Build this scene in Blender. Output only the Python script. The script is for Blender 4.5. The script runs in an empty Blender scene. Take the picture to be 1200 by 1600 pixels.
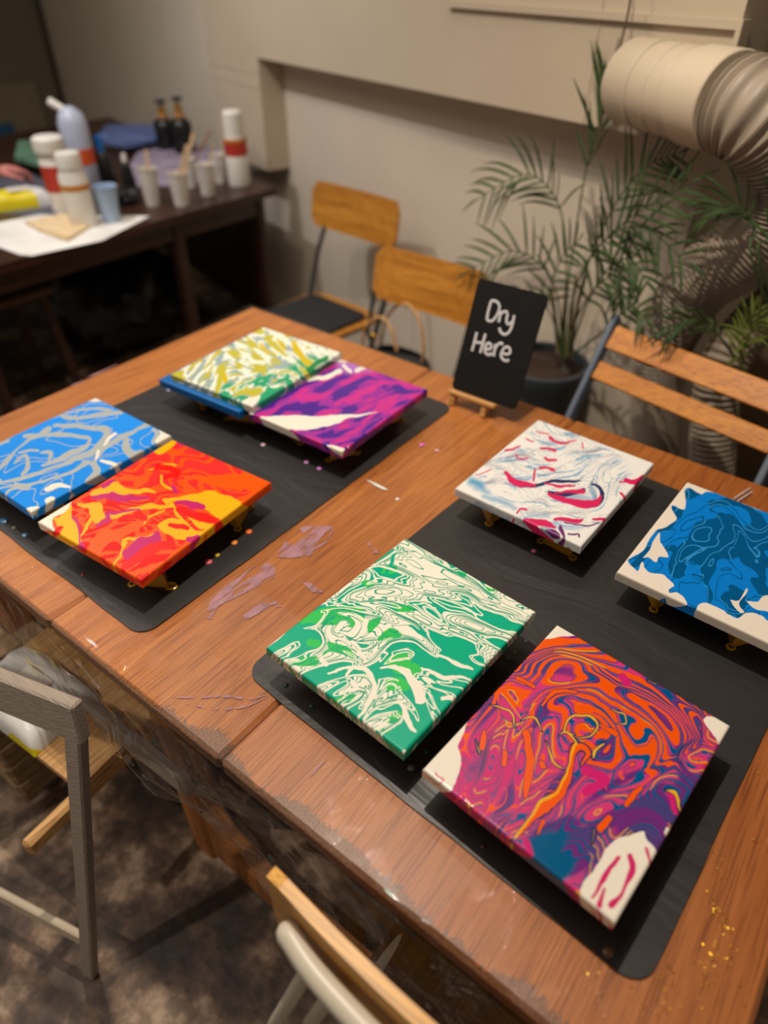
import bpy, math, random
import numpy as np
from mathutils import Vector, Matrix

scene = bpy.context.scene
# ------------------------------------------------------------------ camera
CAM_F = 1071.48            # focal length in pixels of the 1200 x 1600 frame
PITCH, ROLL, YAW = 0.682853, 0.005902, 2.220778
CAMZ, TH = 1.56, 0.76      # camera height, table-top height
_cy, _sy, _cp, _sp = math.cos(YAW), math.sin(YAW), math.cos(PITCH), math.sin(PITCH)
FW = np.array([_cy*_cp, _sy*_cp, -_sp]); _R0 = np.array([_sy, -_cy, 0.0]); _U0 = np.cross(_R0, FW)
RT = math.cos(ROLL)*_R0 + math.sin(ROLL)*_U0; UP = -math.sin(ROLL)*_R0 + math.cos(ROLL)*_U0
CPOS = np.array([0.0, 0.0, CAMZ])
cam_data = bpy.data.cameras.new('camera'); cam = bpy.data.objects.new('camera', cam_data)
scene.collection.objects.link(cam); scene.camera = cam
cam.matrix_world = Matrix(((RT[0], UP[0], -FW[0], 0), (RT[1], UP[1], -FW[1], 0), (RT[2], UP[2], -FW[2], CAMZ), (0, 0, 0, 1)))
cam_data.sensor_fit = 'VERTICAL'; cam_data.sensor_height = 24.0; cam_data.lens = 24.0*CAM_F/1600
cam_data.clip_start = 0.02; cam_data.clip_end = 50
cam_data.dof.use_dof = True; cam_data.dof.focus_distance = 0.98; cam_data.dof.aperture_fstop = 1.15
# ------------------------------------------------------------------ exposure, world, lights
vs = scene.view_settings
vs.view_transform = 'Standard'; vs.look = 'None'; vs.gamma = 1.0; vs.exposure = 0.0; vs.use_curve_mapping = False
world = bpy.data.worlds.new('world'); scene.world = world; world.use_nodes = True
world.node_tree.nodes['Background'].inputs[0].default_value = (1.0, 0.88, 0.76, 1)
world.node_tree.nodes['Background'].inputs[1].default_value = 0.22
def spot(name, loc, aim, energy, size, radius, col, blend=0.6):
    l = bpy.data.lights.new(name, 'SPOT'); l.energy = energy; l.spot_size = math.radians(size); l.spot_blend = blend
    l.shadow_soft_size = radius; l.color = col
    o = bpy.data.objects.new(name, l); scene.collection.objects.link(o); o.location = loc
    o.rotation_euler = (Vector(aim)-Vector(loc)).to_track_quat('-Z', 'Y').to_euler(); return o
def area(name, loc, aim, energy, sx, sy, col):
    l = bpy.data.lights.new(name, 'AREA'); l.energy = energy; l.shape = 'RECTANGLE'; l.size = sx; l.size_y = sy; l.color = col
    o = bpy.data.objects.new(name, l); scene.collection.objects.link(o); o.location = loc
    o.rotation_euler = (Vector(aim)-Vector(loc)).to_track_quat('-Z', 'Y').to_euler(); return o
WARM = (1.0, 0.90, 0.79)
spot('ceiling_spot', (-0.66, 0.68, 2.85), (-0.50, 0.66, 0.76), 122, 110, 0.02, (1.0, 0.88, 0.74), 0.7)
spot('ceiling_spot', (-2.7, 0.9, 2.85), (-2.8, 1.5, 0.75), 95, 110, 0.03, (0.92, 0.93, 1.0), 0.8)
spot('ceiling_spot', (-1.9, 0.9, 2.85), (-1.5, 2.4, 0.9), 38, 110, 0.05, WARM, 0.8)
spot('ceiling_spot', (-1.0, -0.9, 2.7), (-0.92, 0.02, 0.30), 70, 30, 0.03, WARM, 0.5)
area('fill_area_light', (-2.4, 0.6, 2.95), (-2.4, 0.6, 0), 42, 4.0, 2.5, WARM)  # soft overhead fill, added to brighten the wall and the room
# ------------------------------------------------------------------ pixel helpers (places on real planes)
def ray(u, v):
    return (u-600)/CAM_F*RT - (v-800)/CAM_F*UP + FW
def P(u, v, z=TH):
    r = ray(u, v); return CPOS + r*((z-CAMZ)/r[2])
def PP(u, v, pt, n):
    r = ray(u, v); return CPOS + r*(np.dot(np.array(pt)-CPOS, n)/np.dot(r, n))
def pix(p):
    d = np.asarray(p, float)-CPOS; z = d@FW
    return np.stack([600+CAM_F*(d@RT)/z, 800-CAM_F*(d@UP)/z], -1)
WA = math.radians(-16.0)                                   # run of the back wall
WD = np.array([math.cos(WA), math.sin(WA), 0.0]); WN = np.array([math.sin(WA), -math.cos(WA), 0.0])  # WN faces the room
WP = np.array([-1.6, 2.30, 0.0])
def WL(u, v, off=0.0): return PP(u, v, WP+WN*off, WN)
def wc(s, off, z): return WP + WD*s + WN*off + np.array([0, 0, z])
def ws(p): return float(np.dot(np.asarray(p)-WP, WD))
# ------------------------------------------------------------------ mesh helpers
class MB:
    def __init__(s): s.v = []; s.f = []; s.sm = []
    def add(s, vs_, fs, smooth=False):
        b = len(s.v); s.v += [tuple(map(float, p)) for p in vs_]
        s.f += [tuple(b+i for i in f) for f in fs]; s.sm += [smooth]*len(fs); return s
    def box(s, c, size, rz=0.0, M=None, bev=0.0):
        hx, hy, hz = [k/2 for k in size]
        if bev > 0:
            b = min(bev, hx*.9, hy*.9, hz*.9); pts = []; 
            for sz in (-1, 1):
                for (ax, ay) in ((hx, hy-b), (hx-b, hy), (-(hx-b), hy), (-hx, hy-b), (-hx, -(hy-b)), (-(hx-b), -hy), (hx-b, -hy), (hx, -(hy-b))):
                    pts.append((ax, ay, sz*(hz-b)))
            for sz in (-1, 1):
                for (ax, ay) in ((hx-b, hy-b), (hx-b, hy-b), (-(hx-b), hy-b), (-(hx-b), hy-b), (-(hx-b), -(hy-b)), (-(hx-b), -(hy-b)), (hx-b, -(hy-b)), (hx-b, -(hy-b))):
                    pts.append((ax, ay, sz*hz))
            fs = [(i, (i+1) % 8, 8+(i+1) % 8, 8+i) for i in range(8)]
            fs += [(8+i, 8+(i+1) % 8, 24+(i+1) % 8, 24+i) for i in range(8)]
            fs += [((i+1) % 8, i, 16+i, 16+(i+1) % 8) for i in range(8)]
            fs += [tuple(range(24, 32)), tuple(range(23, 15, -1))]
        else:
            pts = [(x, y, z) for x in (-hx, hx) for y in (-hy, hy) for z in (-hz, hz)]
            fs = [(0, 1, 3, 2), (4, 6, 7, 5), (0, 4, 5, 1), (2, 3, 7, 6), (0, 2, 6, 4), (1, 5, 7, 3)]
        a = np.array(pts)
        if M is not None: a = a @ np.array(M).T
        elif rz: a = a @ np.array([[math.cos(rz), -math.sin(rz), 0], [math.sin(rz), math.cos(rz), 0], [0, 0, 1]]).T
        return s.add(a+np.array(c), fs)
    def beam(s, p0, p1, w, t, side=(0, 0, 1), bev=0.0):
        """bar from p0 to p1, width w along 'side', thickness t across"""
        p0, p1 = np.array(p0, float), np.array(p1, float); d = p1-p0; L = np.linalg.norm(d); d /= L
        sd = np.array(side, float); sd -= d*np.dot(sd, d); sd /= np.linalg.norm(sd); n = np.cross(d, sd)
        return s.box((p0+p1)/2, (L, w, t), M=np.stack([d, sd, n], 1), bev=bev)
    def tube(s, pts, r, n=12, cap=True, flat=None, smooth=True):
        pts = np.array(pts, float); k = len(pts); rr = np.full(k, r, float) if np.isscalar(r) else np.array(r, float)
        T = np.gradient(pts, axis=0); T /= np.linalg.norm(T, axis=1)[:, None]+1e-12
        a = np.array([0, 0, 1.0]) if abs(T[0][2]) < .9 else np.array([1.0, 0, 0])
        N = a-T[0]*np.dot(a, T[0]); N /= np.linalg.norm(N); vs_ = []
        th = np.linspace(0, 2*math.pi, n, endpoint=False)
        for i in range(k):
            N = N-T[i]*np.dot(N, T[i]); N /= np.linalg.norm(N)+1e-12; B = np.cross(T[i], N)
            fx, fy = (1, 1) if flat is None else flat
            vs_ += [pts[i]+rr[i]*(math.cos(t)*N*fx+math.sin(t)*B*fy) for t in th]
        fs = [(i*n+j, i*n+(j+1) % n, (i+1)*n+(j+1) % n, (i+1)*n+j) for i in range(k-1) for j in range(n)]
        b = len(s.v); s.add(vs_, fs, smooth)
        if cap:
            s.f += [tuple(b+j for j in range(n-1, -1, -1)), tuple(b+(k-1)*n+j for j in range(n))]; s.sm += [False, False]
        return s
    def lathe(s, prof, c=(0, 0, 0), n=28, smooth=True):
        vs_ = [(c[0]+r*math.cos(t), c[1]+r*math.sin(t), c[2]+z) for r, z in prof for t in np.linspace(0, 2*math.pi, n, endpoint=False)]
        k = len(prof)
        return s.add(vs_, [(i*n+j, i*n+(j+1) % n, (i+1)*n+(j+1) % n, (i+1)*n+j) for i in range(k-1) for j in range(n)], smooth)
    def prism(s, poly, d, smooth=False):
        """closed 3-D polygon extruded by vector d"""
        a = np.array(poly, float); n = len(a); b = a+np.array(d)
        return s.add(np.r_[a, b], [tuple(range(n-1, -1, -1)), tuple(range(n, 2*n))]+[(i, (i+1) % n, n+(i+1) % n, n+i) for i in range(n)], smooth)
    def build(s, name, m, parent=None, fixn=True):
        me = bpy.data.meshes.new(name); v = np.array(s.v)
        if parent is not None:
            v = v - np.array(world_loc(parent))
        me.from_pydata([tuple(p) for p in v], [], s.f); me.polygons.foreach_set('use_smooth', s.sm)
        if fixn:
            import bmesh
            bm = bmesh.new(); bm.from_mesh(me); bmesh.ops.remove_doubles(bm, verts=bm.verts, dist=1e-6); bmesh.ops.recalc_face_normals(bm, faces=bm.faces); bm.to_mesh(me); bm.free()
        me.materials.append(m)
        if any(s.sm): me.set_sharp_from_angle(angle=math.radians(38))
        o = bpy.data.objects.new(name, me); scene.collection.objects.link(o)
        if parent is not None: o.parent = parent
        return o
def world_loc(o):
    l = np.array(o.location); 
    while o.parent is not None: o = o.parent; l = l+np.array(o.location)
    return l
def thing(name, label, cat, loc, group=None):
    o = bpy.data.objects.new(name, None); scene.collection.objects.link(o); o.location = tuple(map(float, loc)); o.empty_display_size = .05
    o['label'] = label; o['category'] = cat
    if group: o['group'] = group
    return o
def tag(o, label, cat, group=None):
    o['label'] = label; o['category'] = cat
    if group: o['group'] = group
    return o
def dup(root, loc, rz, label, group=None):
    r = root.copy(); scene.collection.objects.link(r); r.location = tuple(map(float, loc)); r.rotation_euler = (0, 0, rz); r['label'] = label
    if group: r['group'] = group
    for ch in list(root.children):
        c = ch.copy(); scene.collection.objects.link(c); c.parent = r
        for g in list(ch.children):
            d = g.copy(); scene.collection.objects.link(d); d.parent = c
    return r
def struct(o): o['kind'] = 'structure'; return o
def catmull(pts, k=8):
    p = np.array(pts, float)
    if len(p) < 3: 
        t = np.linspace(0, 1, k+1)[:, None]; return p[0]*(1-t)+p[-1]*t
    q = np.vstack([2*p[0]-p[1], p, 2*p[-1]-p[-2]]); out = []
    for i in range(1, len(q)-2):
        for t in np.linspace(0, 1, k, endpoint=False):
            out.append(.5*((2*q[i])+(-q[i-1]+q[i+1])*t+(2*q[i-1]-5*q[i]+4*q[i+1]-q[i+2])*t*t+(-q[i-1]+3*q[i]-3*q[i+1]+q[i+2])*t**3))
    out.append(p[-1]); return np.array(out)
# ------------------------------------------------------------------ materials
def lin(c): 
    return tuple(((x/255)/12.92 if x/255 <= .04045 else ((x/255+.055)/1.055)**2.4) for x in c)+(1.0,)
def newmat(name):
    m = bpy.data.materials.new(name); m.use_nodes = True; nt = m.node_tree
    return m, nt, nt.nodes['Principled BSDF']
def mat(name, c, rough=.5, metal=0.0, var=.12, scale=8.0, bump=0.0, bscale=60.0, stretch=None, coat=0.0, trans=0.0, alpha=1.0, spec=None, sub=0.0):
    """plain surface: two close tones mixed by noise, optional bump"""
    m, nt, b = newmat(name); N = nt.nodes; L = nt.links
    tc = N.new('ShaderNodeTexCoord'); mp = N.new('ShaderNodeMapping'); L.new(tc.outputs['Object'], mp.inputs['Vector'])
    if stretch: mp.inputs['Scale'].default_value = stretch
    no = N.new('ShaderNodeTexNoise'); no.inputs['Scale'].default_value = scale; no.inputs['Detail'].default_value = 5; L.new(mp.outputs[0], no.inputs['Vector'])
    rp = N.new('ShaderNodeValToRGB'); c1 = lin(c); rp.color_ramp.elements[0].position = .3; rp.color_ramp.elements[1].position = .7
    rp.color_ramp.elements[0].color = tuple(x*(1-var) for x in c1[:3])+(1,); rp.color_ramp.elements[1].color = tuple(min(1, x*(1+var)) for x in c1[:3])+(1,)
    L.new(no.outputs['Fac'], rp.inputs['Fac']); L.new(rp.outputs['Color'], b.inputs['Base Color'])
    b.inputs['Roughness'].default_value = rough; b.inputs['Metallic'].default_value = metal; b.inputs['Coat Weight'].default_value = coat
    b.inputs['Transmission Weight'].default_value = trans; b.inputs['Alpha'].default_value = alpha
    if spec is not None: b.inputs['Specular IOR Level'].default_value = spec
    if bump:
        n2 = N.new('ShaderNodeTexNoise'); n2.inputs['Scale'].default_value = bscale; n2.inputs['Detail'].default_value = 6; L.new(mp.outputs[0], n2.inputs['Vector'])
        bp = N.new('ShaderNodeBump'); bp.inputs['Strength'].default_value = bump; bp.inputs['Distance'].default_value = .01
        L.new(n2.outputs['Fac'], bp.inputs['Height']); L.new(bp.outputs['Normal'], b.inputs['Normal'])
    return m
def wood(name, c_lo, c_hi, axis='X', rough=.4, scale=1.0, contrast=1.0, coat=0.0):
    m, nt, b = newmat(name); N = nt.nodes; L = nt.links
    tc = N.new('ShaderNodeTexCoord'); mp = N.new('ShaderNodeMapping'); L.new(tc.outputs['Object'], mp.inputs['Vector'])
    s = {'X': (1.2, 22, 22), 'Y': (22, 1.2, 22), 'Z': (22, 22, 1.2)}[axis]; mp.inputs['Scale'].default_value = tuple(k*scale for k in s)
    n1 = N.new('ShaderNodeTexNoise'); n1.inputs['Scale'].default_value = 1.6; n1.inputs['Detail'].default_value = 4; n1.inputs['Distortion'].default_value = .6; L.new(mp.outputs[0], n1.inputs['Vector'])
    mp2 = N.new('ShaderNodeMapping'); L.new(tc.outputs['Object'], mp2.inputs['Vector']); mp2.inputs['Scale'].default_value = tuple((7 if k < 5 else 330)*scale for k in s)
    n2 = N.new('ShaderNodeTexNoise'); n2.inputs['Scale'].default_value = 1.0; n2.inputs['Detail'].default_value = 3; L.new(mp2.outputs[0], n2.inputs['Vector'])
    r1 = N.new('ShaderNodeValToRGB'); r1.color_ramp.elements[0].position = .5-.2/contrast; r1.color_ramp.elements[1].position = .5+.2/contrast
    r1.color_ramp.elements[0].color = lin(c_lo); r1.color_ramp.elements[1].color = lin(c_hi); L.new(n1.outputs['Fac'], r1.inputs['Fac'])
    r2 = N.new('ShaderNodeValToRGB'); r2.color_ramp.elements[0].position = .36; r2.color_ramp.elements[1].position = .5
    r2.color_ramp.elements[0].color = (.50, .42, .38, 1); r2.color_ramp.elements[1].color = (1, 1, 1, 1); L.new(n2.outputs['Fac'], r2.inputs['Fac'])
    mx = N.new('ShaderNodeMix'); mx.data_type = 'RGBA'; mx.blend_type = 'MULTIPLY'; mx.inputs[0].default_value = .8
    L.new(r1.outputs['Color'], mx.inputs[6]); L.new(r2.outputs['Color'], mx.inputs[7]); L.new(mx.outputs[2], b.inputs['Base Color'])
    b.inputs['Roughness'].default_value = rough; b.inputs['Coat Weight'].default_value = coat
    bp = N.new('ShaderNodeBump'); bp.inputs['Strength'].default_value = .15; bp.inputs['Distance'].default_value = .002; L.new(n2.outputs['Fac'], bp.inputs['Height']); L.new(bp.outputs['Normal'], b.inputs['Normal'])
    m['mixout'] = mx.name
    return m
# ------------------------------------------------------------------ the setting
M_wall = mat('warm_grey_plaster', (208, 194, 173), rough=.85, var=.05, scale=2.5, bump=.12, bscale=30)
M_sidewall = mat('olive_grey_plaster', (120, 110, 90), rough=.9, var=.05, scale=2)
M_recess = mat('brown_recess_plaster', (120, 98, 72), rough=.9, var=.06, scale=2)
M_ceil = mat('ceiling_plaster', (170, 160, 145), rough=.95, var=.03)
def floor_mat():
    m, nt, b = newmat('worn_dark_floor'); N = nt.nodes; L = nt.links
    tc = N.new('ShaderNodeTexCoord')
    n1 = N.new('ShaderNodeTexNoise'); n1.inputs['Scale'].default_value = 4.2; n1.inputs['Detail'].default_value = 9; n1.inputs['Roughness'].default_value = .62; L.new(tc.outputs['Object'], n1.inputs['Vector'])
    r = N.new('ShaderNodeValToRGB'); e = r.color_ramp.elements; e[0].position = .40; e[0].color = lin((54, 42, 34)); e[1].position = .49; e[1].color = lin((84, 66, 52))
    a = e.new(.54); a.color = lin((120, 98, 80)); a = e.new(.60); a.color = lin((170, 148, 126)); a = e.new(.68); a.color = lin((120, 90, 58))
    L.new(n1.outputs['Fac'], r.inputs['Fac'])
    n2 = N.new('ShaderNodeTexNoise'); n2.inputs['Scale'].default_value = 28; n2.inputs['Detail'].default_value = 8; L.new(tc.outputs['Object'], n2.inputs['Vector'])
    r2 = N.new('ShaderNodeValToRGB'); r2.color_ramp.elements[0].position = .42; r2.color_ramp.elements[0].color = (.55, .5, .45, 1); r2.color_ramp.elements[1].position = .56; r2.color_ramp.elements[1].color = (1.1, 1.05, 1, 1); L.new(n2.outputs['Fac'], r2.inputs['Fac'])
    mx = N.new('ShaderNodeMix'); mx.data_type = 'RGBA'; mx.blend_type = 'MULTIPLY'; mx.inputs[0].default_value = .9; L.new(r.outputs[0], mx.inputs[6]); L.new(r2.outputs[0], mx.inputs[7])
    L.new(mx.outputs[2], b.inputs['Base Color']); b.inputs['Roughness'].default_value = .55
    bp = N.new('ShaderNodeBump'); bp.inputs['Strength'].default_value = .3; bp.inputs['Distance'].default_value = .01; L.new(n2.outputs['Fac'], bp.inputs['Height']); L.new(bp.outputs[0], b.inputs['Normal'])
    return m
M_floor = floor_mat()
struct(MB().box((-2.7, 1.0, -.05), (10.5, 8.5, .1)).build('floor', M_floor))
CORN = WL(100, 150, 0); sL = ws(CORN)                       # corner with the left wall
sR = ws(WL(1128, 170, 0))
def wallbox(s0, s1, o0, o1, z0, z1, mb=None):
    c = wc((s0+s1)/2, (o0+o1)/2, (z0+z1)/2); return (mb or MB()).box(c, (s1-s0, abs(o1-o0), z1-z0), rz=WA)
struct(wallbox(sL-.1, sR, -.12, 0, 0, 3.0).build('wall_back', M_wall))
LA = WA-math.pi/2; LD = np.array([math.cos(LA), math.sin(LA), 0])   # left wall runs towards the room
c0 = WP+WD*sL
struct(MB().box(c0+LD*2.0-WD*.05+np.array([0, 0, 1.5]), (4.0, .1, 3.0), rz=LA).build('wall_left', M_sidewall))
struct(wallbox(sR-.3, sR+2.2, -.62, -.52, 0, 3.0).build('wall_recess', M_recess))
struct(wallbox(sR-.12, sR, -.52, -.12, 0, 3.0).build('wall_return', M_wall))
struct(MB().box((-2.7, 1.0, 3.05), (10.5, 8.5, .1)).build('ceiling', M_ceil))
tr = MB().beam(c0+LD*.03+WD*.012, c0+LD*.03+WD*.012+np.array([0, 0, 2.95]), .03, .02, side=LD)
struct(tr.build('trim_1', mat('dark_corner_trim', (70, 55, 40), rough=.7)))
# ------------------------------------------------------------------ table
TX0, TX1, TY0, TY1 = -1.4765, 0.165, 0.255, 1.304
SEAM = (-.845, -.4575)
def table_mat():
    m = wood('warm_brown_tabletop', (166, 97, 44), (204, 132, 66), axis='Y', rough=.42, contrast=.62, scale=1.5)
    nt = m.node_tree; N = nt.nodes; L = nt.links; b = N['Principled BSDF']; mx = N[m['mixout']]
    tc = N.new('ShaderNodeTexCoord'); sp = N.new('ShaderNodeSeparateXYZ'); L.new(tc.outputs['Object'], sp.inputs[0])
    def mth(op, a, b_=None):
        n = N.new('ShaderNodeMath'); n.operation = op
        for i, k in enumerate((a, b_)):
            if k is None: continue
            if isinstance(k, (int, float)): n.inputs[i].default_value = k
            else: L.new(k, n.inputs[i])
        return n.outputs[0]
    def nz(sc, s=1.0, det=2):
        mp = N.new('ShaderNodeMapping'); mp.inputs['Scale'].default_value = sc; L.new(tc.outputs['Object'], mp.inputs['Vector'])
        n = N.new('ShaderNodeTexNoise'); n.inputs['Scale'].default_value = s; n.inputs['Detail'].default_value = det; L.new(mp.outputs[0], n.inputs['Vector']); return n.outputs['Fac']
    d = mth('ADD', sp.outputs['Y'], (TY1-TY0)/2)                               # distance from the near edge
    amp = mth('SUBTRACT', mth('MULTIPLY', mth('SUBTRACT', nz((9.0, .2, .2)), .50), .085), mth('MULTIPLY', mth('MAXIMUM', mth('MULTIPLY', sp.outputs['X'], -1.0), -.35), .05))
    jag = mth('MULTIPLY', mth('SUBTRACT', nz((240, 20, 1), 1.0, 4), .5), .034)
    wear = mth('GREATER_THAN', mth('ADD', amp, jag), d)
    wear2 = mth('MAXIMUM', wear, mth('GREATER_THAN', .004, d))
    m2 = N.new('ShaderNodeMix'); m2.data_type = 'RGBA'; L.new(mth('MULTIPLY', wear2, .9), m2.inputs[0]); L.new(mx.outputs[2], m2.inputs[6])
    wr = N.new('ShaderNodeValToRGB'); wr.color_ramp.elements[0].position = .4; wr.color_ramp.elements[1].position = .6
    wr.color_ramp.elements[0].color = lin((84, 54, 38)); wr.color_ramp.elements[1].color = lin((156, 116, 86)); L.new(nz((600, 600, 600)), wr.inputs['Fac'])
    L.new(wr.outputs[0], m2.inputs[7])
    # patchy tone, a little darker and redder towards the right end
    pat = N.new('ShaderNodeValToRGB'); pat.color_ramp.elements[0].position = .35; pat.color_ramp.elements[1].position = .7
    pat.color_ramp.elements[0].color = (.80, .68, .60, 1); pat.color_ramp.elements[1].color = (1.0, 1.0, 1.0, 1)
    L.new(mth('SUBTRACT', nz((2.2, 1.6, 1), 1.0, 3), mth('MULTIPLY', mth('ADD', sp.outputs['X'], -.45), .35)), pat.inputs['Fac'])
    m3 = N.new('ShaderNodeMix'); m3.data_type = 'RGBA'; m3.blend_type = 'MULTIPLY'; m3.inputs[0].default_value = 1; L.new(m2.outputs[2], m3.inputs[6]); L.new(pat.outputs[0], m3.inputs[7])
    L.new(m3.outputs[2], b.inputs['Base Color']); return m
M_table = table_mat(); M_tabedge = wood('dark_table_frame', (92, 58, 36), (128, 82, 48), axis='X', rough=.45)
M_oak = wood('orange_oak_leg', (150, 92, 44), (186, 122, 62), axis='Z', rough=.5)
tcx, tcy = (TX0+TX1)/2, (TY0+TY1)/2
tab = thing('dining_table', 'large brown wooden extending table carrying the drying paintings', 'table', (tcx, tcy, 0))
class Off:  # parts of the table share the root origin in x and y so the grain runs on across the leaves
    pass
for (x0, x1) in ((TX0, SEAM[0]-.0008), (SEAM[0]+.0008, SEAM[1]-.0008), (SEAM[1]+.0008, TX1)):
    MB().box(((x0+x1)/2, tcy, TH-.016), (x1-x0, TY1-TY0, .032), bev=.006).build('table_leaf', M_table, tab)
ap = MB(); A = .075; zt, zb = TH-.0325, TH-.135
for y in (TY0+A, TY1-A): ap.box((tcx, y, (zt+zb)/2), (TX1-TX0-2*A-.1, .022, zt-zb), bev=.003)
for x in (TX0+A+.05, TX1-A-.05): ap.box((x, tcy, (zt+zb)/2), (.022, TY1-TY0-2*A-.0225, zt-zb), bev=.003)
ap.build('apron', M_tabedge, tab)
for xl in (-1.36, -.745, .130):
    for yl in (TY0+.095, TY1-.095):
        MB().box((xl, yl, .364), (.062 if xl < 0 else .046, .055, .7275), bev=.006).build('leg', M_oak, tab)
for yl in (TY0+.095, TY1-.095):
    MB().prism([(-.713, yl-.02, .02), (-.713, yl-.02, .20), (-.66, yl-.02, .13), (-.58, yl-.02, .10), (-.04, yl-.02, .10), (.05, yl-.02, .13), (.106, yl-.02, .20), (.106, yl-.02, .02)], (0, .04, 0)).build('stretcher', M_oak, tab)
# ------------------------------------------------------------------ value noise, used for shapes
def vnoise(x, y, seed=0):
    rs = np.random.RandomState(seed); G = rs.rand(256, 256); xi = np.floor(x).astype(int); yi = np.floor(y).astype(int); fx = x-xi; fy = y-yi
    fx = fx*fx*fx*(fx*(fx*6-15)+10); fy = fy*fy*fy*(fy*(fy*6-15)+10)
    g = lambda a, b: G[a % 256, b % 256]
    return (g(xi, yi)*(1-fx)+g(xi+1, yi)*fx)*(1-fy)+(g(xi, yi+1)*(1-fx)+g(xi+1, yi+1)*fx)*fy
def fbm(x, y, seed=0, o=3):
    s = 0; a = .5; t = 0
    for k in range(o): s = s+a*(vnoise(x*2**k+11.3*k, y*2**k+5.1*k, seed+k)-.5)*2; t += a; a *= .5
    return s/t
# ------------------------------------------------------------------ clear plastic sheet over the table, hanging at the near edge
def film_mat():
    m = bpy.data.materials.new('clear_plastic_film'); m.use_nodes = True; nt = m.node_tree; N = nt.nodes; L = nt.links
    for n in list(N): N.remove(n)
    out = N.new('ShaderNodeOutputMaterial'); tr = N.new('ShaderNodeBsdfTransparent'); tr.inputs[0].default_value = (.97, .965, .96, 1)
    gl = N.new('ShaderNodeBsdfGlossy'); gl.inputs['Roughness'].default_value = .04; gl.inputs[0].default_value = (1, 1, 1, 1)
    fr = N.new('ShaderNodeLayerWeight'); fr.inputs['Blend'].default_value = .5
    tc = N.new('ShaderNodeTexCoord')
    def mth(op, a, b_=None):
        n = N.new('ShaderNodeMath'); n.operation = op
        for i, k in enumerate((a, b_)):
            if k is None: continue
            if isinstance(k, (int, float)): n.inputs[i].default_value = k
            else: L.new(k, n.inputs[i])
        return n.outputs[0]
    def nz(s, det=2, dist=0.0):
        n = N.new('ShaderNodeTexNoise'); n.inputs['Scale'].default_value = s; n.inputs['Detail'].default_value = det; n.inputs['Distortion'].default_value = dist; L.new(tc.outputs['Object'], n.inputs['Vector']); return n.outputs['Fac']
    sp = N.new('ShaderNodeSeparateXYZ'); L.new(tc.outputs['Object'], sp.inputs[0])
    near = mth('MULTIPLY', mth('SUBTRACT', TY0+.16, sp.outputs['Y']), 6.0); near = mth('MINIMUM', mth('MAXIMUM', near, .0), 1.0)
    crumple = mth('MULTIPLY', mth('MAXIMUM', mth('SUBTRACT', nz(9.0, 2), .51), 0.0), mth('ADD', mth('MULTIPLY', near, 8.0), .5))
    crease = mth('MULTIPLY', mth('ABSOLUTE', mth('SUBTRACT', nz(95, 3, 1.5), .5)), crumple)
    soft = mth('MULTIPLY', nz(3.0, 1, .4), .05)
    b1 = N.new('ShaderNodeBump'); b1.inputs['Strength'].default_value = 1.0; b1.inputs['Distance'].default_value = .012; L.new(mth('ADD', crease, soft), b1.inputs['Height'])
    L.new(b1.outputs[0], gl.inputs['Normal'])
    mx = N.new('ShaderNodeMixShader'); L.new(mth('ADD', mth('MULTIPLY', mth('POWER', fr.outputs['Facing'], 4.5), .60), mth('ADD', .022, mth('MULTIPLY', mth('GREATER_THAN', TH-.012, sp.outputs['Z']), .07))), mx.inputs[0]); L.new(tr.outputs[0], mx.inputs[1]); L.new(gl.outputs[0], mx.inputs[2]); L.new(mx.outputs[0], out.inputs[0])
    return m
M_film = film_mat()
nx = 420; xs = np.linspace(TX0-.012, TX1+.012, nx)
rows = []  # (y, z, hang 0..1)
for y in np.linspace(TY1+.004, TY0+.02, 5): rows.append((y, TH+.0008, 0))
for a in np.linspace(0, math.pi/2, 6): rows.append((TY0-.0015-.004*math.sin(a)+.006*(1-a/(math.pi/2)), TH+.0008-.005*(1-math.cos(a)), 0))
for t in np.linspace(.05, 1, 36): rows.append((TY0-.006, TH-.005, t))
vv = []
for (y, z, t) in rows:
    if t == 0: vv += [(x, y, z) for x in xs]
    else:
        drop = .165+.05*fbm(xs*3.1, xs*0+2.2, 5)+.02*fbm(xs*14, xs*0+7, 6)
        fold = fbm(xs*6+t*1.0, t*1.3+xs*1.6, 9, 2); fine = fbm(xs*15-t*5.0, t*2.2+xs*9, 13, 2); ridge = 1-np.abs(fbm(xs*9-t*2.2, t*2.4, 21, 2))*2.2
        dy = -t*.006-np.abs(fold)*.030*t**.8-.008*np.clip(ridge, 0, 1)*t**.5-.008*np.abs(fine)*min(1, t*3)
        dz = drop*t*(1-.05*fine)
        vv += list(zip(xs+.012*fold*t, np.full(nx, y)+dy, z-dz))
ff = [(i*nx+j, i*nx+j+1, (i+1)*nx+j+1, (i+1)*nx+j) for i in range(len(rows)-1) for j in range(nx-1)]
sheet = MB().add(vv, ff, True).build('plastic_sheet', M_film, fixn=False)
tag(sheet, 'clear plastic sheet over the brown table, crumpled and hanging off its near edge', 'plastic sheet')
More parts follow.
